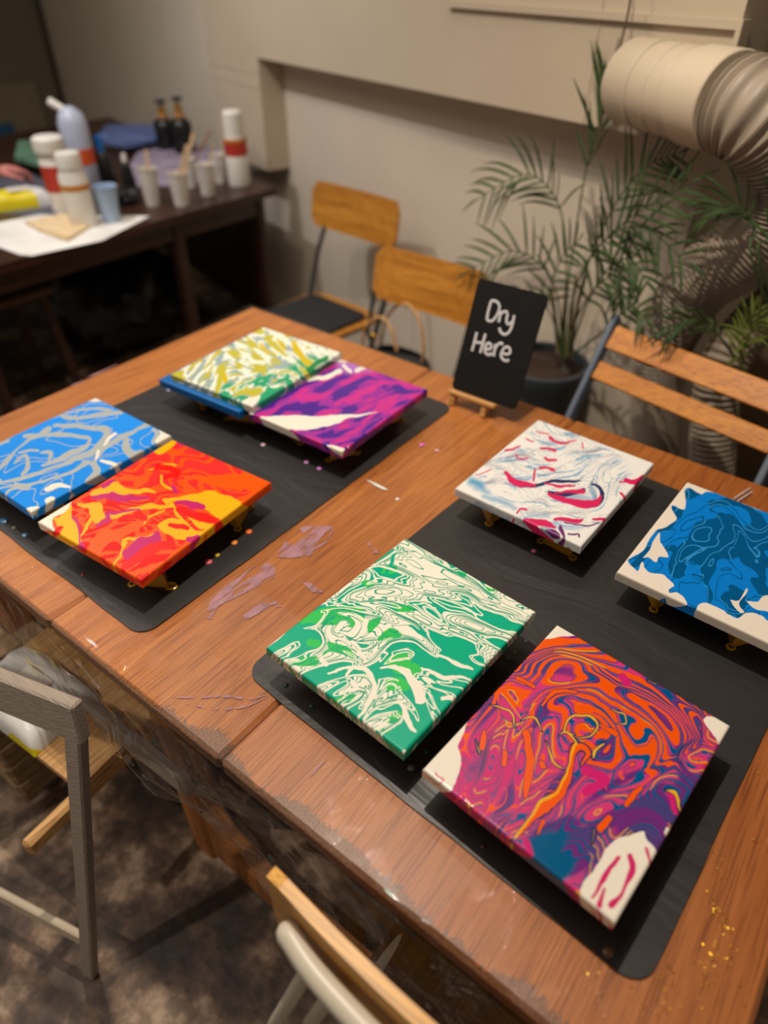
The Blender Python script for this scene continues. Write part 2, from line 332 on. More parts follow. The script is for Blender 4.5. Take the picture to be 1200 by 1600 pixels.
# ------------------------------------------------------------------ black mats
def vinyl():
    m, nt, b = newmat('black_vinyl'); N = nt.nodes; L = nt.links; tc = N.new('ShaderNodeTexCoord')
    b.inputs['Base Color'].default_value = lin((47, 46, 46)); b.inputs['Roughness'].default_value = .36; b.inputs['Specular IOR Level'].default_value = .6
    mp = N.new('ShaderNodeMapping'); mp.inputs['Scale'].default_value = (1, 2.0, 1); L.new(tc.outputs['Object'], mp.inputs['Vector'])
    n1 = N.new('ShaderNodeTexNoise'); n1.inputs['Scale'].default_value = 4.5; n1.inputs['Detail'].default_value = 3; n1.inputs['Distortion'].default_value = 1.5; L.new(mp.outputs[0], n1.inputs['Vector'])
    n2 = N.new('ShaderNodeTexNoise'); n2.inputs['Scale'].default_value = 900; L.new(tc.outputs['Object'], n2.inputs['Vector'])
    ad = N.new('ShaderNodeMath'); ad.operation = 'MULTIPLY_ADD'; L.new(n2.outputs['Fac'], ad.inputs[0]); ad.inputs[1].default_value = .006; L.new(n1.outputs['Fac'], ad.inputs[2])
    bp = N.new('ShaderNodeBump'); bp.inputs['Strength'].default_value = .3; bp.inputs['Distance'].default_value = .012; L.new(ad.outputs[0], bp.inputs['Height']); L.new(bp.outputs[0], b.inputs['Normal'])
    return m
M_vinyl = vinyl(); MZ0, MZ1 = TH+.0014, TH+.0030
def make_mat(t, x0, x1, y0, y1, label, seed):
    t = math.radians(t); c, s = math.cos(t), math.sin(t); r = .028; out = []
    for (cx, cy, a0) in ((x1-r, y1-r, 0), (x0+r, y1-r, 90), (x0+r, y0+r, 180), (x1-r, y0+r, 270)):
        nxt = [(cx+r*math.cos(math.radians(a0+k)), cy+r*math.sin(math.radians(a0+k))) for k in range(0, 91, 10)]
        if out:
            a, b = np.array(out[-1]), np.array(nxt[0])
            out += [tuple(a+(b-a)*k/24) for k in range(1, 24)]
        out += nxt
    a, b = np.array(out[-1]), np.array(out[0]); out += [tuple(a+(b-a)*k/24) for k in range(1, 24)]
    o = np.array(out); cen = o.mean(0); d = (o-cen)/np.linalg.norm(o-cen, axis=1)[:, None]
    o = o+d*(.003*fbm(o[:, 0]*9, o[:, 1]*9, seed))[:, None]
    w = np.stack([o[:, 0]*c-o[:, 1]*s, o[:, 0]*s+o[:, 1]*c, np.full(len(o), MZ0)], 1)
    return tag(MB().prism(w, (0, 0, MZ1-MZ0)).build('mat', M_vinyl), label, 'mat', 'black vinyl mats under the paintings')
make_mat(-.116, -1.3118, -.7003, .3193, 1.177, 'black vinyl mat under the sky blue, red, purple and yellow-green paintings', 3)
make_mat(-2.8475, -.5499, .0518, .3427, 1.169, 'black vinyl mat under the green, orange swirl, pink and white, and two-tone blue paintings', 7)
# ------------------------------------------------------------------ poured paintings
class Board:
    """a patch of the painting plane on which pigment fields are laid out"""
    def __init__(s, ox, oy, k, step, box):
        s.ox, s.oy, s.k, s.step = ox, oy, k, step; s.x0, s.y0 = box[0], box[1]
        s.X, s.Y = np.meshgrid(np.arange(box[0], box[2], step, float), np.arange(box[1], box[3], step, float))
        s.Xw, s.Yw = s.X, s.Y
    def warp(s, a, sc, seed, o=3):
        s.Xw = s.Xw+a*fbm(s.X/sc, s.Y/sc, seed, o); s.Yw = s.Yw+a*fbm(s.X/sc+40, s.Y/sc+9, seed+50, o)
    def new(s): return np.full(s.X.shape, -1.0)
    def dist(s, pts, w):
        p = catmull(pts, 5) if len(pts) > 2 else np.array(pts, float); k = len(p)
        ww = np.interp(np.linspace(0, 1, k), np.linspace(0, 1, len(w)), w) if hasattr(w, '__len__') else np.full(k, float(w))
        m = ww.max()+40; out = np.full(s.X.shape, 1e3)
        j0 = max(0, int((p[:, 0].min()-m-s.x0)/s.step)); j1 = int((p[:, 0].max()+m-s.x0)/s.step)+1
        i0 = max(0, int((p[:, 1].min()-m-s.y0)/s.step)); i1 = int((p[:, 1].max()+m-s.y0)/s.step)+1
        if j1 <= j0 or i1 <= i0: return out
        x, y = s.Xw[i0:i1, j0:j1], s.Yw[i0:i1, j0:j1]; best = np.full(x.shape, 1e3)
        for a in range(k-1):
            d = p[a+1]-p[a]; L = max(d@d, 1e-9); t = np.clip(((x-p[a, 0])*d[0]+(y-p[a, 1])*d[1])/L, 0, 1)
            dd = np.hypot(x-p[a, 0]-t*d[0], y-p[a, 1]-t*d[1])-(ww[a]*(1-t)+ww[a+1]*t); best = np.minimum(best, dd)
        out[i0:i1, j0:j1] = best; return out
    def stroke(s, F, pts, w, soft=3.0):
        np.maximum(F, np.clip(-s.dist(pts, w)/soft, -1, 1), out=F)
    def poly(s, F, pts, soft=3.0, sign=1):
        p = np.array(pts, float); m_ = len(p); p = catmull(np.vstack([p[-2:], p, p[:2]]), 3)[6:-6]; x, y = s.Xw, s.Yw; ins = np.zeros(x.shape, bool); best = np.full(x.shape, 1e9)
        for i in range(len(p)):
            a, b = p[i], p[(i+1) % len(p)]
            if a[1] != b[1]: ins ^= ((a[1] > y) != (b[1] > y)) & (x < (b[0]-a[0])*(y-a[1])/(b[1]-a[1])+a[0])
            d = b-a; t = np.clip(((x-a[0])*d[0]+(y-a[1])*d[1])/max(d@d, 1e-9), 0, 1); best = np.minimum(best, np.hypot(x-a[0]-t*d[0], y-a[1]-t*d[1]))
        f = np.clip(np.where(ins, best, -best)/soft, -1, 1)
        np.maximum(F, f, out=F)
    def bump(s, spots):
        f = np.zeros(s.X.shape)
        for (x, y, r, a) in spots: f += a*np.exp(-(((s.X-x)**2+(s.Y-y)**2)/(r*r)))
        return f
    def flow(s, guides, seed, across=7.0, length=60, jitter=.35, jscale=60, samp=None):
        """streak texture that follows the guide lines; returns 0..1, evenly distributed"""
        pts = []; ang = []
        for g in guides:
            c = catmull(g, 6); t = np.gradient(c, axis=0); pts.append(c); ang.append(np.arctan2(t[:, 1], t[:, 0]))
        pts = np.vstack(pts); ang = np.concatenate(ang); q = max(1, int(10/s.step)); x = s.X[::q, ::q]; y = s.Y[::q, ::q]
        C = np.zeros(x.shape); S = np.zeros(x.shape)
        for p, a in zip(pts, ang):
            w = 1/((x-p[0])**2+(y-p[1])**2+60)**1.6; C += w*math.cos(2*a); S += w*math.sin(2*a)
        iy = (s.Y-s.y0)/(s.step*q); ix = (s.X-s.x0)/(s.step*q)
        def up(A):
            a = np.clip(iy, 0, A.shape[0]-1.001); b = np.clip(ix, 0, A.shape[1]-1.001); i = a.astype(int); j = b.astype(int); u = a-i; v = b-j
            return (A[i, j]*(1-v)+A[i, j+1]*v)*(1-u)+(A[i+1, j]*(1-v)+A[i+1, j+1]*v)*u
        nrm = np.hypot(C, S)+1e-30; C /= nrm; S /= nrm; C, S = up(C), up(S)
        th = .5*np.arctan2(S, C)+jitter*fbm(s.X/jscale, s.Y/jscale, seed+3, 3)
        vx, vy = np.cos(th), np.sin(th); H, W = s.X.shape; acc = np.zeros((H, W)); wsum = 0
        base = fbm(s.X/across, s.Y/across, seed, 2); ii, jj = np.mgrid[0:H, 0:W].astype(float)
        for sg in (1, -1):
            y_, x_ = ii.copy(), jj.copy(); px_, py_ = sg*vx, sg*vy; n = int(length/s.step)
            for k in range(n):
                a = np.clip(y_, 0, H-1.001).astype(int); b = np.clip(x_, 0, W-1.001).astype(int)
                w = .5+.5*math.cos(math.pi*k/n)
                acc += w*base[a, b]; wsum += w
                dx, dy = vx[a, b], vy[a, b]; sgn = np.where(dx*px_+dy*py_ < 0, -1.0, 1.0); dx = dx*sgn; dy = dy*sgn
                x_ += dx; y_ += dy; px_, py_ = dx, dy
        order = np.argsort(acc, axis=None); r = np.empty(order.size); r[order] = np.linspace(0, 1, order.size)
        return r.reshape(acc.shape)
    def smooth(s, f, n=2):
        for _ in range(n):
            p = np.pad(f, 1, mode='edge'); f = (p[:-2, 1:-1]+p[2:, 1:-1]+p[1:-1, :-2]+p[1:-1, 2:]+2*f)/6
        return f
    def grad(s, f):
        gy, gx = np.gradient(f, s.step); return np.hypot(gx, gy)+1e-4
    def band(s, f, g, c, hw, soft=1.6, extra=0.0):
        """all places where f lies within hw of level c, edges sharp in millimetres not in levels"""
        return np.clip(((hw-np.abs(f-c))/g+extra)/soft, -1, 1)
    def sample(s, F, p):
        x = ((p[..., 0]-s.ox)*s.k-s.x0)/s.step; y = ((p[..., 1]-s.oy)*s.k-s.y0)/s.step
        y = np.clip(y, 0, F.shape[0]-1.001); x = np.clip(x, 0, F.shape[1]-1.001); i = y.astype(int); j = x.astype(int); u = y-i; v = x-j
        return (F[i, j]*(1-v)+F[i, j+1]*v)*(1-u)+(F[i+1, j]*(1-v)+F[i+1, j+1]*v)*u
def paint_mat(name, base, cols, rough=.24):
    m, nt, b = newmat(name); N = nt.nodes; L = nt.links; cur = None; mask = None
    tc = N.new('ShaderNodeTexCoord')
    wv = N.new('ShaderNodeTexNoise'); wv.inputs['Scale'].default_value = 700; wv.inputs['Detail'].default_value = 2; L.new(tc.outputs['Object'], wv.inputs['Vector'])
    for i, c in enumerate(cols):
        at = N.new('ShaderNodeAttribute'); at.attribute_name = 'pigment_%d' % i
        mr = N.new('ShaderNodeMapRange'); mr.inputs['From Min'].default_value = -.35; mr.inputs['From Max'].default_value = .35; L.new(at.outputs['Fac'], mr.inputs['Value'])
        mx = N.new('ShaderNodeMix'); mx.data_type = 'RGBA'; L.new(mr.outputs[0], mx.inputs[0]); mx.inputs[7].default_value = lin(c)
        if cur is None: mx.inputs[6].default_value = lin(base)
        else: L.new(cur, mx.inputs[6])
        cur = mx.outputs[2]
        if c is not cols[0] or True:
            mm = N.new('ShaderNodeMath'); mm.operation = 'MAXIMUM'; L.new(mr.outputs[0], mm.inputs[0])
            if mask is None: mm.inputs[1].default_value = 0
            else: L.new(mask, mm.inputs[1])
            mask = mm.outputs[0]
    L.new(cur, b.inputs['Base Color'])
    rr = N.new('ShaderNodeMapRange'); rr.inputs['To Min'].default_value = .6; rr.inputs['To Max'].default_value = rough; L.new(mask, rr.inputs['Value']); L.new(rr.outputs[0], b.inputs['Roughness'])
    bp = N.new('ShaderNodeBump'); bp.inputs['Strength'].default_value = .08; bp.inputs['Distance'].default_value = .001; L.new(wv.outputs['Fac'], bp.inputs['Height']); L.new(bp.outputs[0], b.inputs['Normal'])
    b.inputs['Specular IOR Level'].default_value = .35
    return m
M_pine = wood('pale_pine', (186, 150, 100), (212, 178, 126), axis='X', rough=.6)
CT = .0165; CW, CL = .243, .298
def rect(px4, z, w=None, l=None):
    """far, right, bottom, left corners -> centre, size, turn"""
    c = np.array([P(u, v, z) for u, v in px4]); cen = c.mean(0)
    ex = (c[1]-c[0])+(c[2]-c[3]); ey = (c[0]-c[3])+(c[1]-c[2])
    a = math.atan2(ex[1], ex[0]); b = math.atan2(-ey[0], ey[1])
    return cen, w or np.linalg.norm(ex)/2, l or np.linalg.norm(ey)/2, (a+b)/2
def canvas(cen, w, l, rz, ztop, mesh_step, board, layers, m, label):
    """layers: list of fields; the front skin wraps the edges, paint runs on down the sides"""
    root = thing('painted_canvas', label, 'painting', (cen[0], cen[1], ztop-CT), 'freshly poured canvases')
    root.rotation_euler = (0, 0, rz); r = .003
    def axis(L_):
        n = int((L_-2*r)/mesh_step); a = np.linspace(-L_/2+r, L_/2-r, n); arc = np.linspace(0, math.pi/2, 4)[1:]
        e = [(L_/2-r+r*math.sin(t), r*(1-math.cos(t))) for t in arc]+[(L_/2, z) for z in np.linspace(r, CT, 8)[1:]]
        pos = np.concatenate([[-p for p, _ in e[::-1]], a, [p for p, _ in e]]); dr = np.concatenate([[d for _, d in e[::-1]], np.zeros(n), [d for _, d in e]])
        return pos, dr
    px, dx = axis(w); py, dy = axis(l); GX, GY = np.meshgrid(px, py); D = np.maximum(*np.meshgrid(dx, dy)); H, W_ = GX.shape
    c, s = math.cos(rz), math.sin(rz)
    # paint position: slides back in from the rim as the skin turns down the side
    k = 1-D*.9/(max(w, l)/2); SX, SY = GX*k, GY*k
    wp = np.stack([cen[0]+SX*c-SY*s, cen[1]+SX*s+SY*c, np.full(SX.shape, ztop)], -1); uv = pix(wp)
    wob = .0008*fbm((GX+1)*40, (GY+1)*40, 77, 2)
    co = np.stack([GX*(1+wob), GY*(1+wob), CT-D], -1).reshape(-1, 3)
    idx = np.arange(H*W_).reshape(H, W_); q = np.stack([idx[:-1, :-1], idx[:-1, 1:], idx[1:, 1:], idx[1:, :-1]], -1).reshape(-1, 4)
    me = bpy.data.meshes.new('painted_cloth'); me.vertices.add(len(co)); me.vertices.foreach_set('co', co.astype(np.float32).ravel())
    me.loops.add(q.size); me.loops.foreach_set('vertex_index', q.ravel().astype(np.int32)); me.polygons.add(len(q))
    me.polygons.foreach_set('loop_start', np.arange(0, q.size, 4, dtype=np.int32)); me.polygons.foreach_set('loop_total', np.full(len(q), 4, dtype=np.int32))
    me.polygons.foreach_set('use_smooth', np.ones(len(q), bool)); me.update(); me.validate()
    for i, F in enumerate(layers):
        at = me.attributes.new('pigment_%d' % i, 'FLOAT', 'POINT'); at.data.foreach_set('value', board.sample(F, uv).astype(np.float32).ravel())
    me.materials.append(m); o = bpy.data.objects.new('painted_cloth', me); scene.collection.objects.link(o); o.parent = root
    fr = MB(); b = .03
    for sg in (-1, 1):
        fr.box((0, sg*(l/2-b/2-.001), .0075), (w-.003, b, .013)); fr.box((sg*(w/2-b/2-.001), 0, .0075), (b, l-2*b-.004, .013))
    f = MB(); f.v = fr.v; f.f = fr.f; f.sm = fr.sm
    me2 = bpy.data.meshes.new('stretcher_frame'); me2.from_pydata(f.v, [], f.f); me2.materials.append(M_pine)
    o2 = bpy.data.objects.new('stretcher_frame', me2); scene.collection.objects.link(o2); o2.parent = root
    return root
ZT = TH+.0030+.050+CT        # top of a canvas resting on pyramids on a mat

WHITE = (236, 228, 212)
# --- the orange, magenta and blue swirl
def paint_swirl():
    B = Board(640, 960, 2.3077, 2.0, (30, 10, 1180, 1150)); B.warp(16, 90, 1, 3)
    G = [[(430, 340), (520, 275), (650, 262), (780, 290), (880, 350), (950, 430), (960, 500), (900, 570), (800, 620), (700, 670), (580, 720), (470, 800), (400, 860)],
         [(445, 400), (500, 330), (600, 295), (740, 325), (850, 385), (900, 470), (850, 550), (720, 620), (610, 690), (520, 760)],
         [(520, 420), (560, 370), (640, 345), (720, 380), (760, 440), (740, 520), (680, 590), (600, 650)],
         [(560, 410), (600, 365), (680, 370), (700, 430), (660, 475), (600, 470), (555, 450), (560, 400)],
         [(640, 420), (600, 470), (560, 560), (500, 650), (430, 740), (380, 810)],
         [(420, 150), (520, 120), (600, 140), (680, 190), (760, 240), (830, 280), (900, 320), (960, 340), (1010, 380), (1060, 450), (1110, 470)],
         [(480, 80), (560, 85), (660, 110), (760, 170), (880, 250), (1000, 310), (1080, 370)],
         [(400, 200), (470, 210), (560, 230), (660, 240), (740, 255), (700, 215), (620, 195), (520, 190)],
         [(300, 300), (360, 240), (430, 250), (500, 240), (600, 240)],
         [(330, 280), (370, 330), (400, 370)], [(300, 290), (350, 370), (390, 390)],
         [(320, 320), (275, 380), (250, 440), (230, 520), (190, 600), (170, 660)],
         [(330, 400), (300, 460), (280, 540), (240, 620), (210, 690)],
         [(400, 400), (360, 460), (330, 540), (320, 600), (270, 690)],
         [(470, 410), (430, 440), (420, 520), (400, 600), (390, 670), (320, 740)],
         [(480, 430), (470, 520), (450, 600), (430, 680), (360, 770)],
         [(980, 330), (1040, 360), (1060, 420), (1030, 470), (980, 500), (1000, 560), (1060, 560)],
         [(400, 860), (480, 780), (560, 740), (680, 650), (790, 590), (900, 540), (960, 520), (1040, 590)],
         [(440, 880), (540, 830), (640, 760), (740, 690), (830, 640), (900, 600), (960, 620), (1030, 640)],
         [(500, 920), (600, 860), (680, 790), (760, 720), (830, 680), (900, 690), (960, 720)],
         [(580, 970), (660, 870), (730, 780), (800, 735), (870, 760), (900, 820)],
         [(620, 1000), (680, 890), (760, 775), (830, 750), (890, 800)],
         [(350, 790), (450, 880), (560, 960), (640, 1010)]]
    f = B.smooth(B.flow(G, 5, across=105, length=220, jitter=.42, jscale=130), 2); n2 = B.smooth(B.flow(G, 17, across=60, length=200, jitter=.42, jscale=110), 2)
    dc = np.hypot((B.X-640-.30*(B.Y-430))*.82, (B.Y-440)*1.0)+26*fbm(B.X/110, B.Y/110, 88, 3); wsw = np.exp(-(np.hypot(B.X-680, B.Y-440)/270)**4)
    f = (f+.10*(n2-.5))*(1-.62*wsw)+wsw*dc/330; g = B.grad(f)
    left = B.bump([(230, 600, 150, 1.0), (330, 560, 110, .8), (560, 560, 80, .9), (450, 700, 70, .6), (480, 300, 60, .4), (700, 680, 90, .8)])
    br = B.bump([(560, 850, 130, 1.0), (760, 780, 120, 1.0), (980, 650, 110, .9), (640, 950, 80, 1.0), (880, 720, 90, .9), (480, 830, 60, .6)])
    top = B.bump([(600, 150, 150, 1.0), (820, 430, 150, .9), (650, 380, 90, .5), (880, 480, 90, .5), (500, 120, 60, .5), (1050, 380, 60, .5)])
    wo = .017-.014*left-.035*br+.026*top; wb = .009+.016*np.clip(br, 0, 1.2)+.004*top-.003*left
    orange = np.full(f.shape, -1.0); blue = orange.copy(); line = orange.copy(); yl2 = orange.copy()
    for c_ in (.06, .19, .31, .44, .555, .68, .80, .93): orange = np.maximum(orange, B.band(f, g, c_, wo))
    for c_ in (.12, .25, .385, .50, .62, .745, .87): blue = np.maximum(blue, B.band(f, g, c_, wb))
    for c_ in (.095, .225, .345, .475, .59, .715, .835, .965): line = np.maximum(line, B.band(f, g, c_, 0, 1.6, 1.5))
    for c_ in (.21, .46, .70, .95): yl2 = np.maximum(yl2, np.minimum(B.band(f, g, c_, 0, 2.0, 2.2), np.clip((n2-.62)*12, -1, 1)))
    purple = np.clip((np.clip(br, 0, 1.2)*.50-.24-(n2-.5)*1.0)*3.0, -1, 1)
    teal = B.new(); yel = B.new(); org = B.new(); dark = B.new(); wh = B.new(); pk = B.new(); mg = B.new()
    B.poly(teal, [(400, 880), (455, 800), (520, 775), (580, 790), (560, 850), (600, 900), (540, 960)], 30)
    # the long yellow-edged comma
    comma = [(625, 540), (650, 500), (620, 480), (590, 500), (575, 560), (540, 630), (490, 690), (440, 740), (400, 790)]
    B.stroke(dark, comma, [8, 17, 18, 17, 17, 25, 24, 16, 12], 3); B.stroke(org, comma, [3, 10, 12, 12, 13, 21, 20, 11, 8], 3)
    B.stroke(yel, [(605, 470), (582, 510), (560, 570), (520, 640), (460, 690), (430, 740), (380, 810)], [3, 4, 4, 4, 6, 5, 5], 3)
    for c_, w in (([(600, 440), (560, 425), (560, 385), (600, 362), (650, 370), (680, 400), (660, 440), (610, 450)], 4), ([(545, 440), (570, 430), (600, 455), (610, 480)], 4),
                  ([(740, 400), (780, 395), (770, 360), (720, 340)], 3), ([(495, 470), (510, 520), (545, 550)], 4), ([(300, 330), (370, 350), (390, 400)], 4), ([(410, 380), (450, 370), (480, 430)], 4),
                  ([(925, 632), (955, 650), (968, 720)], 7), ([(650, 830), (665, 780)], 6), ([(235, 460), (255, 510)], 5), ([(670, 520), (675, 490), (700, 470)], 5), ([(860, 240), (890, 250)], 5)):
        B.stroke(dark, c_, w+2, 3); B.stroke(yel, c_, [1, w, w*.8, 1.5], 3)
    for c_, w in (([(690, 770), (722, 735)], 12), ([(340, 500), (338, 550)], 9), ([(470, 530), (475, 545)], 10), ([(420, 430), (430, 520), (418, 620), (410, 665)], [10, 15, 14, 7]), ([(270, 430), (262, 490)], [7, 10]),
                  ([(780, 680), (835, 635)], 8), ([(465, 790), (478, 750)], [2, 9]), ([(390, 230), (440, 262)], 7), ([(480, 330), (520, 290), (600, 280)], [4, 10, 3]), ([(690, 400), (740, 440)], [4, 10])):
        B.stroke(dark, c_, np.array(w)+2.5, 3); B.stroke(org, c_, w, 3)
    for c_, w in (([(930, 640), (945, 670), (950, 715)], [12, 16, 8]), ([(770, 225), (790, 250)], 14), ([(640, 560), (700, 600), (640, 650)], 18), ([(440, 860), (425, 820)], 14)):
        B.stroke(mg, c_, w, 4)
    B.poly(wh, [(40, 540), (205, 385), (185, 430), (170, 480), (188, 520), (178, 580), (140, 650), (30, 640)]); B.poly(wh, [(535, 20), (625, 80), (560, 78), (480, 92), (460, 80)])
    B.poly(wh, [(1085, 362), (1180, 395), (1130, 480), (1105, 440), (1080, 410), (1068, 375)])
    B.poly(wh, [(620, 1030), (655, 930), (705, 850), (745, 808), (790, 795), (832, 782), (850, 815), (882, 860), (860, 920), (745, 1150)]); B.stroke(wh, [(925, 790), (932, 775)], 9)
    for c_, w in (([(745, 875), (700, 940), (660, 1030)], [9, 10, 4]), ([(785, 880), (795, 930), (770, 990), (720, 1050)], [9, 14, 9, 12]), ([(850, 850), (860, 900)], [4, 5]), ([(700, 990), (680, 1050)], [5, 9]), ([(100, 575), (112, 590), (125, 595), (118, 610)], 3)):
        B.stroke(pk, c_, w, 7)
    B.stroke(dark, [(560, 62), (590, 80)], 4)
    m = paint_mat('swirl_pour', (205, 34, 112), [(110, 44, 122), (0, 84, 138), (238, 86, 12), (20, 62, 108), (222, 160, 24), (0, 88, 132), (205, 34, 112), (26, 44, 92), (240, 88, 10), (232, 176, 24), WHITE, (206, 44, 104)], .14)
    return B, [purple, blue, orange, line, yl2, teal, mg, dark, org, yel, wh, pk], m
# --- the teal and green pour
def paint_green():
    B = Board(380, 820, 2.5, 2.0, (60, 30, 1170, 920)); B.warp(14, 60, 2, 3)
    G = [[(600, 70), (680, 130), (760, 170), (880, 220), (1000, 280), (1120, 340)], [(500, 180), (600, 190), (720, 230), (850, 260), (960, 310), (1080, 350)], [(420, 250), (540, 215), (680, 270), (820, 330), (940, 380), (1040, 410)],
         [(440, 290), (600, 300), (740, 370), (860, 430), (960, 480)], [(330, 330), (450, 310), (580, 350), (700, 420), (820, 480), (920, 530)], [(560, 380), (680, 430), (760, 500), (850, 560), (920, 590)],
         [(120, 480), (200, 430), (290, 430), (300, 470), (240, 500), (150, 510)], [(180, 400), (280, 340), (380, 330), (460, 380), (440, 420)], [(210, 360), (330, 300), (440, 230), (520, 130), (600, 80)],
         [(250, 330), (340, 300), (380, 260)], [(460, 540), (530, 500), (590, 450), (660, 470), (700, 500)], [(540, 520), (570, 490), (640, 480), (680, 500), (640, 540), (560, 560)],
         [(230, 590), (330, 570), (430, 560), (490, 590), (510, 650), (480, 730)], [(330, 670), (400, 640), (440, 610), (470, 620)], [(540, 700), (600, 680), (650, 740), (660, 810)], [(560, 560), (620, 590), (660, 660), (690, 700)],
         [(530, 660), (570, 620), (600, 640), (560, 670)], [(500, 790), (560, 760), (600, 740)], [(700, 560), (800, 590), (900, 600)], [(560, 860), (640, 850), (700, 820)], [(360, 380), (330, 420), (380, 460), (440, 500)]]
    f = B.smooth(B.flow(G, 31, across=52, length=220, jitter=.42, jscale=90), 2); n2 = B.smooth(B.flow(G, 37, across=26, length=150, jitter=.45, jscale=70), 2)
    tealb = B.bump([(720, 640, 120, 1.0), (760, 740, 90, 1.0), (620, 560, 60, .35), (500, 780, 60, .5), (250, 560, 70, .5), (1000, 400, 60, .4), (520, 220, 50, .3), (380, 600, 60, .35), (640, 80, 50, .4), (840, 560, 70, .7), (820, 490, 60, .4), (420, 520, 50, .4)])
    whb = B.bump([(760, 260, 150, 1.0), (680, 350, 100, .8), (900, 400, 110, .8), (820, 430, 70, .4), (180, 450, 80, .4), (600, 760, 60, .4), (960, 290, 90, .5), (600, 190, 60, .3)])
    v = f+.38*(n2-.5)+.38*tealb-.16*whb; g = B.grad(v); teal = np.clip((v-.50)/g/1.8, -1, 1); lines = B.new(); wl = B.new()
    for c_ in (.42, .35, .24, .13, .0, -.14): lines = np.maximum(lines, B.band(v, g, c_, .004, 1.5, 1.1))
    for c_ in (.57, .66): wl = np.maximum(wl, B.band(v, g, c_, .007, 1.5, 1.5))
    gr = B.new(); wh = B.new(); tl = B.new()
    for p in ([(315, 470), (350, 460), (400, 480), (440, 515), (400, 535), (340, 540), (300, 520)], [(210, 370), (300, 330), (380, 320), (450, 330), (470, 370), (450, 400), (380, 390), (300, 385), (230, 395)],
              [(540, 420), (580, 405), (620, 430), (600, 450), (520, 445)], [(580, 310), (640, 320), (680, 335), (640, 345), (590, 330)], [(570, 600), (610, 590), (650, 620), (640, 650), (590, 640), (550, 650)],
              [(540, 720), (600, 700), (630, 720), (600, 770), (540, 770)], [(340, 690), (420, 650), (440, 670), (390, 695)], [(490, 380), (540, 370), (520, 395), (490, 420)], [(550, 530), (620, 500), (660, 540), (700, 560), (690, 585), (600, 575)],
              [(460, 230), (500, 220), (525, 235), (490, 250)], [(220, 520), (280, 500), (290, 540), (240, 550), (190, 545)], [(240, 460), (290, 445), (300, 470), (250, 480)], [(560, 160), (600, 170), (600, 195), (540, 190)],
              [(800, 360), (870, 375), (880, 385), (810, 370)], [(820, 190), (870, 190), (860, 205)], [(940, 235), (990, 260), (960, 260)], [(630, 500), (690, 490), (660, 520)], [(1010, 415), (1060, 405), (1040, 420)], [(520, 800), (570, 800), (560, 812)]):
        B.poly(gr, p, 3)
    for c_, w in (([(330, 580), (400, 562), (460, 565), (500, 600), (508, 660), (480, 720), (450, 745)], [4, 6, 9, 11, 10, 8, 3]), ([(540, 560), (600, 550), (650, 590), (680, 640), (690, 690)], [4, 8, 16, 18, 14]), ([(600, 690), (630, 730), (650, 780), (670, 810)], [7, 14, 12, 5]),
                  ([(780, 685), (820, 680)], 8), ([(700, 560), (780, 590), (900, 600)], [5, 8, 4]), ([(760, 510), (830, 540), (900, 560)], [5, 8, 3]), ([(420, 620), (440, 640), (380, 650)], [8, 8, 3]), ([(320, 540), (300, 520)], 8), ([(450, 500), (480, 520)], 7), ([(380, 440), (440, 470), (470, 510)], [5, 7, 3]), ([(560, 760), (530, 790)], 6),
                  ([(430, 560), (400, 590)], 5), ([(200, 600), (260, 620)], 4)):
        B.stroke(wh, c_, w, 3)
    B.stroke(tl, [(790, 290), (880, 330), (960, 370), (1040, 400)], [5, 14, 17, 8]); B.stroke(tl, [(650, 400), (760, 440), (840, 480), (930, 530)], [6, 12, 14, 16]); B.stroke(tl, [(600, 100), (560, 200)], [10, 5])
    B.poly(tl, [(640, 880), (700, 760), (740, 620), (800, 620), (900, 615), (860, 660), (700, 860)])
    m = paint_mat('teal_pour', (240, 234, 216), [(0, 172, 134), (50, 196, 88), (0, 158, 124), (0, 172, 134), (240, 234, 216), (240, 234, 216)], .2)
    gr = np.minimum(gr, np.clip((n2-.16)*10, -1, 1)); return B, [teal, gr, lines, tl, wh, wl], m
